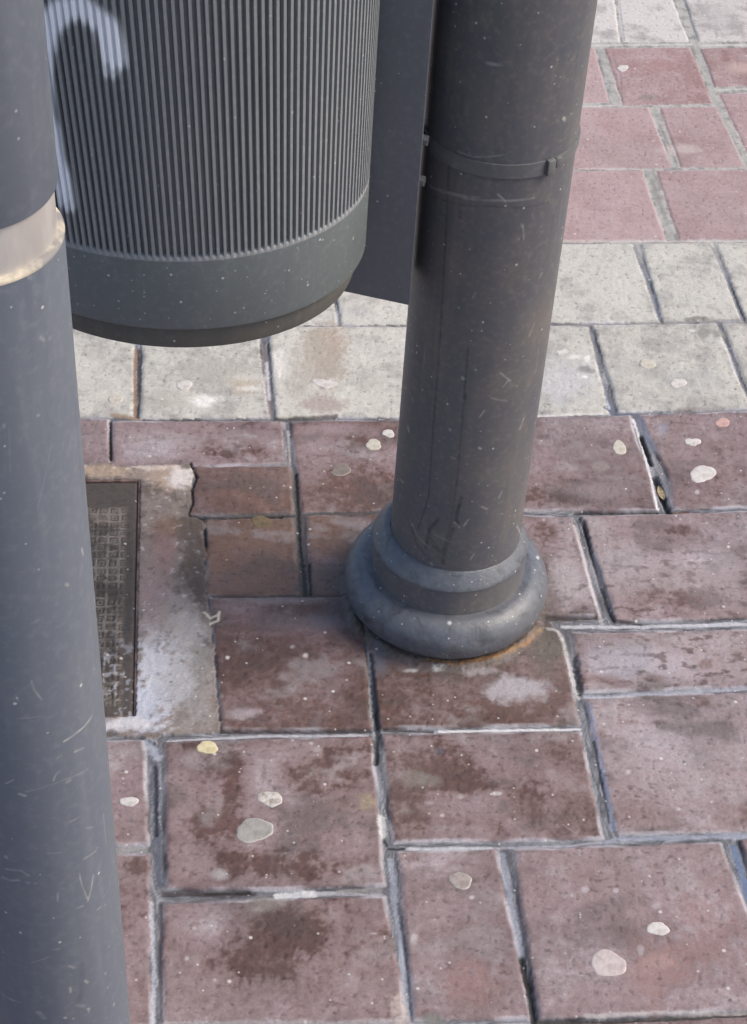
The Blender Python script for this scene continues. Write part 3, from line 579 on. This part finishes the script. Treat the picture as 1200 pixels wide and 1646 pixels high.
# recess for the cover, and level ground under the lamp post and far away
cov_tr, cov_br = gp(223, 773)[:2], gp(211, 1148)[:2]
cu = np.array([CU, SU]); cv = np.array([-SU, CU]); COVW, COVL = .34, float(np.dot(cov_tr - cov_br, cv)); cov_c = (cov_tr + cov_br) / 2 - cu * COVW / 2
lu = (X - cov_c[0]) * cu[0] + (Y - cov_c[1]) * cu[1]; lv = (X - cov_c[0]) * cv[0] + (Y - cov_c[1]) * cv[1]
hole = np.minimum(COVW / 2 + .0028 - np.abs(lu), COVL / 2 + .0028 - np.abs(lv))
Z = np.where(hole > 0, -.0075, Z); col = np.where((hole > 0)[..., None], np.array(alb(70, 62, 58)), col)
LX, LY = .0895, 1.4720
lip = ss(.1185, .108, fd + .0035 * mid + .002 * fine) * (fd > .09); Z += .0050 * lip + .0006 * lip * fine; Z -= .004 * (np.hypot(X - LX, Y - LY) < .085)
Z = np.where(np.hypot(X, Y - 1.6) > 3.2, 0.0, Z)
col = np.clip(col, .012, .8)

def grid_obj(name, X, Y, Z, col, mat, attr='Col'):
    ny, nx = X.shape; me = bpy.data.meshes.new(name); nv = ny * nx; nf = (ny - 1) * (nx - 1)
    me.vertices.add(nv); me.vertices.foreach_set('co', np.stack([X, Y, Z], -1).astype(np.float32).ravel())
    idx = np.arange(nv, dtype=np.int32).reshape(ny, nx)
    q = np.stack([idx[:-1, :-1], idx[:-1, 1:], idx[1:, 1:], idx[1:, :-1]], -1).reshape(-1)
    me.loops.add(nf * 4); me.loops.foreach_set('vertex_index', q)
    me.polygons.add(nf); me.polygons.foreach_set('loop_start', np.arange(0, nf * 4, 4, dtype=np.int32))
    me.polygons.foreach_set('use_smooth', np.ones(nf, bool)); me.update(calc_edges=True)
    a = me.attributes.new(attr, 'FLOAT_COLOR', 'POINT'); a.data.foreach_set('color', col.astype(np.float32).ravel())
    me.materials.append(mat); o = bpy.data.objects.new(name, me); return o
pave = link(grid_obj('pavement', X, Y, Z, np.concatenate([col, rough[..., None]], -1), M_PAVE))
tag(pave, 'worn red and pale paving slabs with mortar joints and a concrete patch', None, None, 'structure')

# ------------------------------------------------------------------ access cover in the ground
cov = empty('access_cover', (*cov_c, 0), 'dark worn metal access cover with a squared tread, set in the concrete patch', 'access cover')
cov.rotation_euler.z = YAW
s = .0016; cxs = np.arange(-COVW / 2, COVW / 2 + s, s); cys = np.arange(-COVL / 2, COVL / 2 + s, s); CX, CY = np.meshgrid(cxs, cys)
e = np.minimum(COVW / 2 - np.abs(CX), COVL / 2 - np.abs(CY)); mrg = np.minimum(COVW / 2 - .012 - np.abs(CX), np.minimum(COVL / 2 - .045 - CY, CY + COVL / 2 - .012))
P = .0125; a = np.abs(((CX + fbm(CX, CY, .02, 2, 30) * .001) / P) % 1 - .5) * 2; b2 = np.abs(((CY + fbm(CX, CY, .02, 2, 31) * .001) / P) % 1 - .5) * 2
inner = np.maximum(a, b2); wear = fbm(CX, CY, .03, 4, 32, .6); wf = fbm(CX, CY, .008, 3, 33)
bar = np.maximum(ss(.62, .80, inner), ss(.55, .40, inner) * ss(.12, .25, inner) * .9) * ss(-.002, .004, mrg)
CZ = -.0012 + .0022 * bar * ss(.6, 0, wear) + .0006 * wear - .002 * ss(.003, 0, e)
cc = mx(np.broadcast_to(alb(84, 77, 72), CX.shape + (3,)), np.array(alb(62, 56, 53)), ss(-.1, .5, wf + wear * .5))
cc = mx(cc, np.array(alb(146, 136, 126)), np.clip(bar * ss(-.5, .35, wear + wf * .5) * .75, 0, 1)); cc = mx(cc, np.array(alb(82, 74, 68)), ss(.002, -.004, mrg) * .6)
cc = mx(cc, np.array(alb(176, 176, 182)), ss(.25, .6, wf - wear * .4) * ss(-.02, -.12, CY) * .6)
co = link(grid_obj('lid', CX, CY, CZ, np.concatenate([cc, np.full(CX.shape + (1,), .8)], -1), M_PAVE), cov)
mt, t, b = nodes('rusted_frame'); M_FRAME = mt
c = mix(t, ramp(t, noise(t, coords(t), 60, 4), 0.4, 0.65), alb(84, 66, 62), alb(132, 108, 102)); t.links.new(c, b.inputs['Base Color']); b.inputs['Roughness'].default_value = 0.85
bm = bmesh.new(); fw = .0018
for sx in (-1, 1):
    add_box(bm, (sx * (COVW / 2 + fw + .0008), 0, -.0112), (fw, 0, 0), (0, COVL / 2 + .003, 0), (0, 0, .0105), .0008)
    add_box(bm, (0, sx * (COVL / 2 + fw + .0008), -.0113), (COVW / 2 - .002, 0, 0), (0, fw, 0), (0, 0, .0105), .0008)
bm_obj('frame', bm, M_FRAME, cov)

# ------------------------------------------------------------------ lamp post
lamp = empty('lamp_post', (LX, LY, 0), 'thick dark grey lamp post with a double ringed foot on the red paving', 'lamp post')
LS = 'scratch'; LD = 'drip'
tube('shaft', .0700, .09, .10, .76, 3.2, math.radians(190), math.radians(362), .0008, LX, LY, M_LAMP, lamp, [
    (LD, [(722,250),(715,400),(707,550),(697,680),(688,800),(672,850)], 2.2, .55), (LD, [(752,560),(744,660),(736,760),(727,830),(715,880)], 2.2, .5), (LD, [(747,620),(747,650)], 2.5, .7),
    (LD, [(741,800),(733,830),(736,845)], 4, .75), (LD, [(705,835),(690,850),(684,880)], 4, .6), (LD, [(690,865),(700,880),(712,890)], 5, .5), (LD, [(728,850),(715,880),(712,905)], 5, .5), (LD, [(660,845),(668,870),(690,900)], 3, .4),
    (LD, [(740,340),(738,350)], 3, .5), (LD, [(690,312),(790,331),(880,325)], 2.2, .35), (LD, [(695,235),(760,262),(860,270)], 1.6, .4),
    (LS, [(690,298),(730,312),(770,318)], 3.2, .35), (LS, [(745,318),(800,322),(858,318)], 2.4, .35), (LS, [(800,312),(812,324)], 1.6, .7), (LS, [(735,243),(760,252),(815,248)], 1.5, .3), (LS, [(840,360),(842,385)], 1.6, .35),
    (LS, [(805,600),(820,612)], 1.8, .5), (LS, [(808,622),(818,610)], 1.6, .5), (LS, [(770,670),(778,660)], 1.6, .5), (LS, [(790,640),(815,645)], 2, .3), (LS, [(835,690),(842,672)], 2, .6), (LS, [(745,845),(752,836)], 2, .7), (LS, [(756,900),(762,890)], 2, .35),
    (LS, [(655,686),(657,694)], 3, .85), (LS, [(643,770),(648,776)], 2, .6), (LS, [(770,720),(772,722)], 2.4, .8), (LS, [(722,690),(724,692)], 2.4, .5), (LS, [(726,735),(730,737)], 2.2, .5), (LS, [(743,606),(744,609)], 3, .8), (LS, [(764,594),(765,595)], 2.4, .6), (LS, [(905,190),(908,193)], 3.4, .8),
    (LS, [(838,360),(840,364)], 2, .5), (LS, [(830,845),(836,862),(834,880)], 2.6, .6), (LS, [(660,838),(672,862),(690,880)], 1.6, .35), (LS, [(700,860),(730,872)], 1.5, .25), (LS, [(850,540),(858,520)], 1.6, .4), (LS, [(868,445),(870,440)], 2.4, .6), (LS, [(680,590),(684,560)], 1.4, .2), (LS, [(760,480),(764,470)], 1.6, .4), (LS, [(860,600),(866,560)], 1.5, .25), (LS, [(662,640),(664,648)], 2, .4), (LS, [(730,840),(738,848)], 2, .6), (LS, [(692,905),(694,908)], 2.4, .7), (LS, [(802,800),(806,790)], 2, .4), (LS, [(775,815),(782,818)], 2, .5)])
def cast(V, am=.0006):
    P = np.array(V); a = np.arctan2(P[:, 1], P[:, 0] - FX); k = 1 + (am * fbm(a * .1, P[:, 2], .016, 3, 41) + am * fbm(a * .1, P[:, 2], .05, 2, 42)) / .1
    P[:, 0] = FX + (P[:, 0] - FX) * k; P[:, 1] *= k; return P.tolist()
FX = -.0045                                     # the foot sits a little off the shaft's axis
V, F = lathe([(.0660, .1062), (.0712, .1058), (.0735, .1038), (.0826, .0925), (.0846, .0895), (.0847, .0885), (.080, .0880)], 128, FX); V = cast(V, .0004); mesh_obj('collar', V, F, M_RING, lamp, True, 50)
V, F = lathe([(.070, .0890), (.0836, .0886), (.0837, .0530), (.084, .048)], 128, FX); mesh_obj('neck', V, F, M_LAMP, lamp, True, 40)
V, F = lathe([(.078, .0537), (.0845, .0535), (.0875, .0531)] + arc(.0860, .0275, .0268, 80, -70, 22) + [(.0975, .0015), (.096, -.003)], 128, FX); V = cast(V); mesh_obj('base_ring', V, F, M_RING, lamp, True, 50)
V, F = [], []
nseg = 160
rr = random.Random(3); ph = [rr.uniform(0, 6.28) for _ in range(6)]
for k in range(nseg):
    a_ = 2 * math.pi * k / nseg; wob = .0016 * math.sin(3 * a_ + ph[0]) + .0011 * math.sin(7 * a_ + ph[1]) + .0007 * math.sin(17 * a_ + ph[2])
    for r_, z_ in ((.090, .0055), (.1000 + wob, .0030), (.1022 + wob, .0018), (.1042 + wob * 1.4, -.003)): V.append((FX + r_ * math.cos(a_), r_ * math.sin(a_), z_))
for k in range(nseg):
    k2 = (k + 1) % nseg
    for j in range(3): F.append((k * 4 + j, k * 4 + j + 1, k2 * 4 + j + 1, k2 * 4 + j))
mesh_obj('rusty_seam', V, F, M_RUST, lamp, True)

# ------------------------------------------------------------------ post at the left
PA, PD = math.radians(-15.4), .78; PX, PY = PD * math.sin(PA), PD * math.cos(PA)
post = empty('bollard_post', (PX, PY, 0), 'scratched grey metal post with a brass coloured band, in front of the litter bin', 'post')
ZL, ZB = .9345, .9625; LEAN = math.radians(.60)
post.rotation_euler.y = -LEAN; post.location.x += .93 * math.sin(LEAN) - .0016
tube('sleeve', .0480, -.006, .25, ZL - .004, ZL - .0005, math.radians(-168), math.radians(20), .0006, PX, PY, M_POST, post, [
    (LS, [(107,1192),(125,1180),(140,1168),(152,1152)], 1.6, .75), (LS, [(125,1209),(138,1203)], 1.6, .6), (LS, [(97,1220),(103,1216)], 1.4, .5), (LS, [(36,1277),(44,1280)], 2.4, .6), (LS, [(45,1273),(80,1264),(110,1253),(144,1238)], .9, .4), (LS, [(90,1256),(94,1244),(100,1240)], 1.1, .45), (LS, [(12,1260),(26,1254)], 1.2, .4),
    (LS, [(117,1322),(133,1313)], 1.1, .5), (LS, [(138,1382),(158,1368)], 1.4, .6), (LS, [(142,1332),(153,1331)], 1.2, .4), (LS, [(80,1372),(102,1371)], 1.1, .35), (LS, [(131,1405),(136,1425),(145,1446)], 1.0, .5), (LS, [(154,1407),(150,1430),(145,1450)], 1.2, .6), (LS, [(13,1377),(14,1379)], 2.6, .95),
    (LS, [(14,1397),(38,1400),(50,1408)], 1.6, .45), (LS, [(8,1410),(20,1416),(34,1415)], 1.8, .45), (LS, [(46,1419),(50,1420)], 2, .5), (LS, [(60,1420),(61,1421)], 2, .5), (LS, [(96,1436),(97,1448)], 1.4, .4), (LS, [(128,1460),(136,1457)], 1.6, .5), (LS, [(160,1463),(165,1459)], 1.6, .5), (LS, [(90,1527),(98,1525)], 1.6, .35), (LS, [(54,1547),(82,1539)], 1.0, .4), (LS, [(115,1553),(123,1556)], 2.2, .45),
    (LS, [(116,1588),(117,1596)], 1.8, .6), (LS, [(140,1577),(144,1580)], 2, .6), (LS, [(2,1592),(16,1604),(38,1612)], 1.2, .55), (LS, [(66,1628),(74,1636)], 4, .4), (LS, [(145,1622),(146,1624)], 2.2, .7), (LS, [(108,1636),(109,1637)], 2.4, .7), (LS, [(128,1616),(140,1618)], 3, .3), (LS, [(172,1565),(173,1566)], 2, .5), (LS, [(186,1614),(187,1616)], 2, .6), (LS, [(170,1310),(174,1358)], 1.0, .45),
    (LS, [(136,884),(138,892)], 1.8, .8), (LS, [(110,940),(114,942)], 2, .45), (LS, [(55,1095),(60,1110),(72,1125)], 1.2, .5), (LS, [(30,1118),(34,1128)], 1, .3), (LS, [(64,820),(90,700)], .7, .15), (LS, [(20,690),(22,760)], .7, .15), (LS, [(66,668),(68,669)], 1.8, .4), (LS, [(10,684),(12,686)], 1.6, .5), (LS, [(70,544),(76,548)], 2, .4), (LS, [(84,545),(88,542)], 2, .4), (LS, [(52,446),(54,448)], 2, .5), (LS, [(30,1155),(70,1152)], .9, .25), (LD, [(134,1552),(136,1590),(130,1610)], 4, .18), (LS, [(54,1004),(66,996)], 1, .25), (LS, [(92,1010),(110,1000)], .8, .2)], LEAN)
V, F = lathe([(.0482, ZL - .0014), (.0484, ZL - .0002), (.0470, ZL + .0010), (.0440, ZL + .0016), (.042, ZL + .0017)], 96); mesh_obj('glue_seam', V, F, M_GLUE, post, True)
V, F = lathe([(.0446, ZL + .001), (.0448, ZL + .004), (.0448, ZB - .001), (.0444, ZB + .0008)], 96); mesh_obj('brass_band', V, F, M_BRASS, post, True, 40)
V, F = lathe([(.040, ZB + .0004), (.0465, ZB + .0004), (.0471, ZB + .0014), (.0472, 1.3), (.0472, 2.3), (.0, 2.31)], 96); mesh_obj('upper_tube', V, F, M_POST, post, True, 40)

# ------------------------------------------------------------------ litter bin
BC = np.array([-.1905, 1.353]); BA, BF, BB = .167, .144, .066
ZP0, ZP1, ZBD, ZR = .5125, .5380, .5380, .6105
binr = empty('litter_bin', (BC[0], BC[1], 0), 'dark grey ribbed litter bin with white spray paint, hung on the lamp post', 'litter bin')
NR = 160; PPR = 10; NS = NR * PPR
def section(n):                                # outline points, equally spaced along the arc
    tt = np.linspace(0, 2 * np.pi, 20001); c, s_ = np.cos(tt), np.sin(tt)
    x = BA * np.sign(c) * np.abs(c) ** np.where(s_ > 0, .62, 1.0); y = np.where(s_ > 0, BB * np.abs(s_) ** .62, BF * s_)
    L = np.concatenate([[0], np.cumsum(np.hypot(np.diff(x), np.diff(y)))]); q = np.linspace(0, L[-1], n, endpoint=False)
    xx, yy = np.interp(q, L, x), np.interp(q, L, y)
    tx = np.roll(xx, -1) - np.roll(xx, 1); ty = np.roll(yy, -1) - np.roll(yy, 1); l = np.hypot(tx, ty); return xx, yy, ty / l, -tx / l, q
TAPER = .30
def widen(x, y, z):                            # the left and front flare out upward; the right side stays upright
    k = TAPER * (z - .575); return x + (x - BA) * k, y * (1 + .10 * (z - .575))
SX, SY, SNX, SNY, SQ = section(NS)
phase = (np.arange(NS) % PPR) / PPR
prof = np.clip((1 - ((phase - .3) / .30) ** 2) * 2.2, 0, 1)           # one rounded rib and one groove
rows = [(ZR - .0045, 0.0), (ZR - .0015, 0.0), (ZR, .25), (ZR + .0012, 1.0)] + [(ZR + .0012 + (.97 - ZR) * i / 110, 1.0) for i in range(1, 111)] + [(.985, .0), (1.0, .0)]
V, SV = [], []
for z_, g_ in rows:
    off = -.0046 * (1 - prof) * g_; x_, y_ = widen(SX + SNX * off, SY + SNY * off, z_)
    V += list(zip(x_, y_, [z_] * NS))
F = [(i * NS + k, i * NS + (k + 1) % NS, (i + 1) * NS + (k + 1) % NS, (i + 1) * NS + k) for i in range(len(rows) - 1) for k in range(NS)]
ci = len(V); V += [(x * .9, y * .9, 1.0) for x, y, _ in V[(len(rows) - 1) * NS:len(rows) * NS]]
F += [((len(rows) - 1) * NS + k, (len(rows) - 1) * NS + (k + 1) % NS, ci + (k + 1) % NS, ci + k) for k in range(NS)]
ci2 = len(V); V += [(x, y, .56) for x, y, _ in V[ci:ci + NS]]
F += [(ci + k, ci + (k + 1) % NS, ci2 + (k + 1) % NS, ci2 + k) for k in range(NS)]
body = mesh_obj('body', V, F, M_BIN, binr, True, 60)
# the spray mark, kept as (arc length, height) on the shell
VA = np.array(V); wv = VA[:len(rows) * NS] + np.array([BC[0], BC[1], 0])
cv_ = (wv - CC) @ RC; ppx = np.stack([cv_[:, 0] / cv_[:, 2] * FPX + PC[0], cv_[:, 1] / cv_[:, 2] * FPX + PC[1]], 1); front = np.tile(SNY < .15, len(rows))
SQf = np.tile(SQ, len(rows)); SZf = wv[:, 2]
def on_shell(p):
    d = np.where(front, np.hypot(ppx[:, 0] - p[0], ppx[:, 1] - p[1]), 1e9); i = int(d.argmin()); return np.array([SQf[i], SZf[i]])
spray = np.zeros(len(V)); mm = .00046
for pts, wd, am in (([(74,70),(80,38),(100,18),(128,12),(152,22),(170,42),(180,70),(184,95)], 21, 1.0), ([(182,85),(180,112)], 15, .6), ([(76,60),(82,120),(90,200)], 9, .9), ([(90,200),(96,245),(100,285),(104,318)], 15, 1.0), ([(102,290),(108,330)], 17, .8)):
    Q = [on_shell(p) for p in pts]; dd = np.full(len(SQf), 1e9)
    for a_, b_ in zip(Q[:-1], Q[1:]):
        e_ = b_ - a_; tt = np.clip(((SQf - a_[0]) * e_[0] + (SZf - a_[1]) * e_[1]) / max(e_ @ e_, 1e-12), 0, 1); dd = np.minimum(dd, np.hypot(SQf - a_[0] - e_[0] * tt, SZf - a_[1] - e_[1] * tt))
    spray[:len(SQf)] = np.maximum(spray[:len(SQf)], am * (1 - ss(.55, 1.3, dd / (wd * mm))))
pf = np.tile(.80 + .20 * prof, len(rows)); spray[:len(SQf)] *= np.clip(pf * 1.15, 0, 1) * (1 + .0 * SQf)
at_ = body.data.attributes.new('spray', 'FLOAT', 'POINT'); at_.data.foreach_set('value', spray.astype(np.float32))
def shell(name, levels, mat, n=320, cap=False):   # levels: (z, outward offset)
    x0, y0, nx_, ny_, _ = section(n); V = []
    for z_, off in levels:
        x_, y_ = widen(x0 + nx_ * off, y0 + ny_ * off, z_); V += list(zip(x_, y_, [z_] * n))
    F = [(i * n + k, i * n + (k + 1) % n, (i + 1) * n + (k + 1) % n, (i + 1) * n + k) for i in range(len(levels) - 1) for k in range(n)]
    if cap: F.append(tuple(range(n)))
    return mesh_obj(name, V, F, mat, binr, True, 40)
shell('lower_band', [(ZBD, -.012), (ZBD, -.0022), (ZBD + .0008, -.0008), (ZBD + .003, 0.0), (ZR - .004, .0002)], M_BAND)
shell('bottom_tray', [(ZP0 + .001, -.020), (ZP0, -.012), (ZP0 + .0012, -.0098), (ZP0 + .004, -.0088), (ZP1 - .003, -.0080), (ZP1 + .001, -.0105), (ZP1 + .002, -.03)], M_PLINTH, cap=True)
# rear plate, its bracket to the post, and the strap
pe = np.array([.0192, 1.398]); pdv = np.array([-math.cos(math.radians(13.5)), math.sin(math.radians(13.5))]); pnv = np.array([pdv[1], -pdv[0]])   # along the plate, and its face towards us
if pnv[1] > 0: pnv = -pnv
ZPL = .4450; PL = .33; pth = .0018
def loc(p, z): return Vector((p[0] - BC[0], p[1] - BC[1], z))
bm = bmesh.new()
mid_ = pe + pdv * PL / 2 - pnv * pth
add_box(bm, loc(mid_, (ZPL + 1.02) / 2), (*(pdv * PL / 2), 0), (*(pnv * pth), 0), (0, 0, (1.02 - ZPL) / 2), .0008)
fl_c = pe + pdv * .0022 + np.array([-.0010, .0310])                                  # unseen folded flange, extended back to block light from the shaft's left flank
add_box(bm, loc(fl_c, (ZPL + 1.02) / 2 + .0005), (.0015, 0, 0), (0, .0285, 0), (0, 0, (1.02 - ZPL) / 2 - .002), .0005)
bm_obj('back_plate', bm, M_PLATE, binr)
for zc in (.58, .88):
    bm = bmesh.new(); add_box(bm, loc(pe + pdv * .11 + pnv * .012, zc), (*(pdv * .05), 0), (*(pnv * .0115), 0), (0, 0, .02), .002); bm_obj('hanger', bm, M_PLATE, binr)
ZS = .5925
def strap(zs, full):
    r0, r1, hz = .0703, .0719, .0068
    bm = bmesh.new(); ring = []; n = 150; lc = loc((LX, LY), 0)
    for k in range(n):
        a_ = 2 * math.pi * k / n; deg = math.degrees(a_) % 360; h = hz if not (308 < deg < 359) else .0042
        zc = zs + (.0026 if h < hz else 0)
        ring.append([bm.verts.new((lc.x + r * math.cos(a_), lc.y + r * math.sin(a_), zc + s_ * h)) for r, s_ in ((r0 - .0012, -1), (r1, -1), (r1, 1), (r0 - .0012, 1))])
    for k in range(n):
        k2 = (k + 1) % n
        for j in range(4): bm.faces.new((ring[k][j], ring[k2][j], ring[k2][(j + 1) % 4], ring[k][(j + 1) % 4]))
    so = bm_obj('strap', bm, M_STRAP, binr, True, 30)
    a_ = math.radians(307); rad = Vector((math.cos(a_), math.sin(a_), 0)); tan = Vector((-rad.y, rad.x, 0)); bm = bmesh.new()
    add_box(bm, lc + rad * .0731 + Vector((0, 0, zs + .0004)), tan * .0042, rad * .0026, (0, 0, .0076), .0008)
    add_box(bm, lc + rad * .0729 + tan * .0082 + Vector((0, 0, zs + .0030)), tan * .0030, rad * .0022, (0, 0, .0048), .0008)
    bm_obj('buckle', bm, M_STRAP, so, True, 30)
    bm = bmesh.new()
    add_box(bm, loc(np.array([.0060, 1.432]), zs), (.0070, 0, 0), (0, .024, 0), (0, 0, .009), .0012)
    bm_obj('strap_bracket', bm, M_PLATE, so)
strap(ZS, True); strap(.90, True)
for zb in (.572, .613):
    bm = bmesh.new(); c_ = pe - pdv * .0002 - pnv * .012
    M_ = Matrix.Translation(loc(c_, zb)) @ Vector((-pdv[0], -pdv[1], 0)).to_track_quat('Z', 'Y').to_matrix().to_4x4()
    bmesh.ops.create_cone(bm, cap_ends=True, segments=6, radius1=.0055, radius2=.0050, depth=.0046, matrix=M_); bm_obj('bolt', bm, M_STRAP, binr, True, 30)

# ------------------------------------------------------------------ trodden chewing gum and a scrap in the joint
def gum_mat(name, c, pit_c, k=0.35, film=0.0):
    mt, t, b = nodes(name); v = coords(t); n = noise(t, v, 110, 5, .65); cc_ = mix(t, ramp(t, n, .42, .66), c, pit_c)
    cc_ = mix(t, math_(t, 'MULTIPLY', ramp(t, noise(t, v, 600, 2), .55, .7), k), cc_, [x * .6 for x in pit_c])
    t.links.new(cc_, b.inputs['Base Color']); b.inputs['Roughness'].default_value = .7
    bp = N(t, 'ShaderNodeBump'); bp.inputs['Strength'].default_value = .3; bp.inputs['Distance'].default_value = .0006; t.links.new(n, bp.inputs['Height']); t.links.new(bp.outputs[0], b.inputs['Normal']); return mt
GM = {'white': gum_mat('gum_white', alb(214, 209, 203), alb(188, 181, 175)), 'pink': gum_mat('gum_pinkish', alb(202, 190, 187), alb(178, 163, 160)), 'pit': gum_mat('gum_pitted', alb(214, 208, 200), alb(150, 136, 130), .8),
      'grey': gum_mat('gum_grey', alb(166, 163, 157), alb(144, 140, 134)), 'cream': gum_mat('gum_cream', alb(202, 196, 182), alb(182, 174, 160)), 'yellow': gum_mat('gum_yellow', alb(222, 212, 172), alb(196, 180, 140)),
      'olive': gum_mat('gum_olive', alb(124, 106, 76), alb(98, 82, 58)), 'dark': gum_mat('gum_dark', alb(134, 131, 126), alb(118, 115, 110)), 'dull': gum_mat('gum_dull', alb(168, 158, 150), alb(142, 130, 126), .6), 'coral': gum_mat('gum_coral', alb(202, 166, 156), alb(182, 148, 140)),
      'rimgrey': gum_mat('gum_edge', alb(186, 182, 174), alb(164, 158, 150), .5),
      'mud': gum_mat('gum_mud', alb(132, 122, 113), alb(116, 105, 99))}
def ground_z(p):
    i = min(max(int(np.searchsorted(ys, p[1])), 0), len(ys) - 1); j = min(max(int(np.searchsorted(xs, p[0])), 0), len(xs) - 1); return float(Z[i, j])
def gum(px, py, rx, ry, mk, label, seed, ring=0.0, h=.0011, lump=.16, rim=None):
    c = gp(px, py); A = gp(px + rx, py) - c; B = gp(px, py + ry) - c; r = random.Random(seed)
    n = 72; P1, P2, P3, P5 = (r.uniform(0, 6.28) for _ in range(4)); V, F = [], []
    def rad(a): return 1 + lump * (.6 * math.sin(2 * a + P1) + .4 * math.sin(3 * a + P2) + .18 * math.sin(5 * a + P3) + .12 * math.sin(8 * a + P5))
    lev = [(1.06, -.0008), (1.0, .25 * h), (.93, .8 * h), (.80, h), (.55, h * (1 - ring * .4)), (.28, h * (1 - ring))]
    bx, by = A[:2], B[:2]
    for f, z_ in lev:
        for k in range(n):
            a_ = 2 * math.pi * k / n; q = f * rad(a_); V.append((bx[0] * math.cos(a_) * q + by[0] * math.sin(a_) * q, bx[1] * math.cos(a_) * q + by[1] * math.sin(a_) * q, z_ + (r.uniform(-.1, .1) * h if 0 < z_ else 0)))
    for i in range(len(lev) - 1):
        for k in range(n): F.append((i * n + k, (i + 1) * n + k, (i + 1) * n + (k + 1) % n, i * n + (k + 1) % n)[::-1])
    V.append((0, 0, h * (1 - ring))); F += [((len(lev) - 1) * n + k, (len(lev) - 1) * n + (k + 1) % n, len(V) - 1) for k in range(n)]
    o = mesh_obj('chewing_gum', V, F, GM[mk])
    if rim:                                    # a paler, cleaner edge
        o.data.materials.append(GM[rim])
        for fi in range(n * 2): o.data.polygons[fi].material_index = 1
    zs = [ground_z((c[0] + bx[0] * i + by[0] * j, c[1] + bx[1] * i + by[1] * j)) for i in (-.6, 0, .6) for j in (-.6, 0, .6)]
    o.location = (c[0], c[1], max(zs) + .0001 if max(zs) - min(zs) < .002 else sorted(zs)[6]); tag(o, label, 'chewing gum', 'flattened chewing gum spots'); return o
for i, a_ in enumerate([
    (1129, 761, 20, 13, 'white', 'bright white gum spot beside the gaping dark joint, right of the lamp post'),
    (1113, 710, 11, 6.5, 'white', 'small slanted white gum spot just above the bright white one'),
    (995, 720, 10.5, 11, 'cream', 'round cream gum spot on the mauve slab between lamp post and gaping joint'),
    (1161, 679, 12, 6.5, 'coral', 'small coral pink gum spot close under the pale slab row'),
    (977, 1549, 29, 20, 'pink', 'largest pinkish white oval gum spot on the wide slab nearest the bottom right'),
    (1057, 1493, 17, 11, 'white', 'white angular gum spot above and right of the large pinkish oval one'),
    (740, 1415, 18, 13, 'dull', 'dull ring shaped gum mark on the narrow slab at the bottom'),
    (434, 1284, 19, 12, 'pit', 'pitted white oval gum spot just above the large grey one'),
    (409, 1335, 30, 18, 'grey', 'large grey gum spot on the blotchy slab in front of the lamp post'),
    (333, 1201, 15, 11, 'yellow', 'yellowish gum spot at the top edge of the blotchy slab'),
    (207, 1289, 14, 8, 'white', 'white gum spot on the narrow strip of slab beside the scratched post'),
    (1001, 109, 8.5, 5, 'white', 'small round white gum spot on a faded red slab at the top right'),
    (1040, 585, 13, 7, 'cream', 'cream gum spot left of the white crescent one on a pale slab'),
    (1090, 616, 12.5, 7, 'white', 'white crescent gum spot in the middle of the pale slab at the right'),
    (296, 619, 12, 7.5, 'white', 'white gum spot on the pale slab right below the bin bottom'),
    (185, 642, 11, 7, 'cream', 'creamy gum spot on the pale slab beside the scratched post'),
    (521, 617, 17, 7, 'white', 'white torn gum spot below the brown stain on the pale slab'),
    (624, 697, 9, 6.5, 'white', 'white gum spot tight against the left side of the lamp post'),
    (600, 715, 13, 8, 'cream', 'lumpy cream gum spot on bare red clay left of the lamp post'),
    (548, 755, 16, 9, 'mud', 'faint greyish flattened gum oval left of the lamp post'),
    (420, 838, 17, 9.5, 'olive', 'olive brown gum oval at the edge of the dark gap')]):
    gum(*a_[:6], 50 + i, ring=.75 if i in (6,) else .15, h=.0004 if a_[4] in ('dark', 'mud', 'dull', 'olive') else .0005, rim={'dull': 'rimgrey', 'grey': 'rimgrey', 'pit': 'white', 'mud': 'dull'}.get(a_[4]), lump=.30 if 'torn' in a_[5] or 'scuffed' in a_[5] or 'slanted' in a_[5] else .16)
mt, t, b = nodes('dry_leaf'); c = mix(t, ramp(t, noise(t, coords(t), 300, 3), .4, .6), alb(204, 182, 140), alb(220, 204, 170)); t.links.new(c, b.inputs['Base Color']); b.inputs['Roughness'].default_value = .8
c = gp(1063, 790); bm = bmesh.new(); dv = gp(1069, 806) - gp(1057, 774); L_ = np.linalg.norm(dv) / 2.8; dv /= np.linalg.norm(dv); sv = np.array([dv[1], -dv[0], 0]); pts = []
for i in range(9):
    f = -1 + i / 4; wv_ = .0036 * (1 - abs(f) ** 2.2) + .0004
    pts.append([bm.verts.new(dv * L_ * f + sv * wv_ * s_ + np.array([0, 0, .0012 * abs(s_) + .001 * f * f])) for s_ in (-1, 0, 1)])
for i in range(8):
    for j in range(2): bm.faces.new((pts[i][j], pts[i][j + 1], pts[i + 1][j + 1], pts[i + 1][j]))
bmesh.ops.solidify(bm, geom=bm.faces[:], thickness=.0005)
lf = bm_obj('dry_leaf', bm, mt); lf.location = (c[0], c[1], -.0040); tag(lf, 'scrap of dry tan leaf stuck in the gaping dark joint', 'leaf')
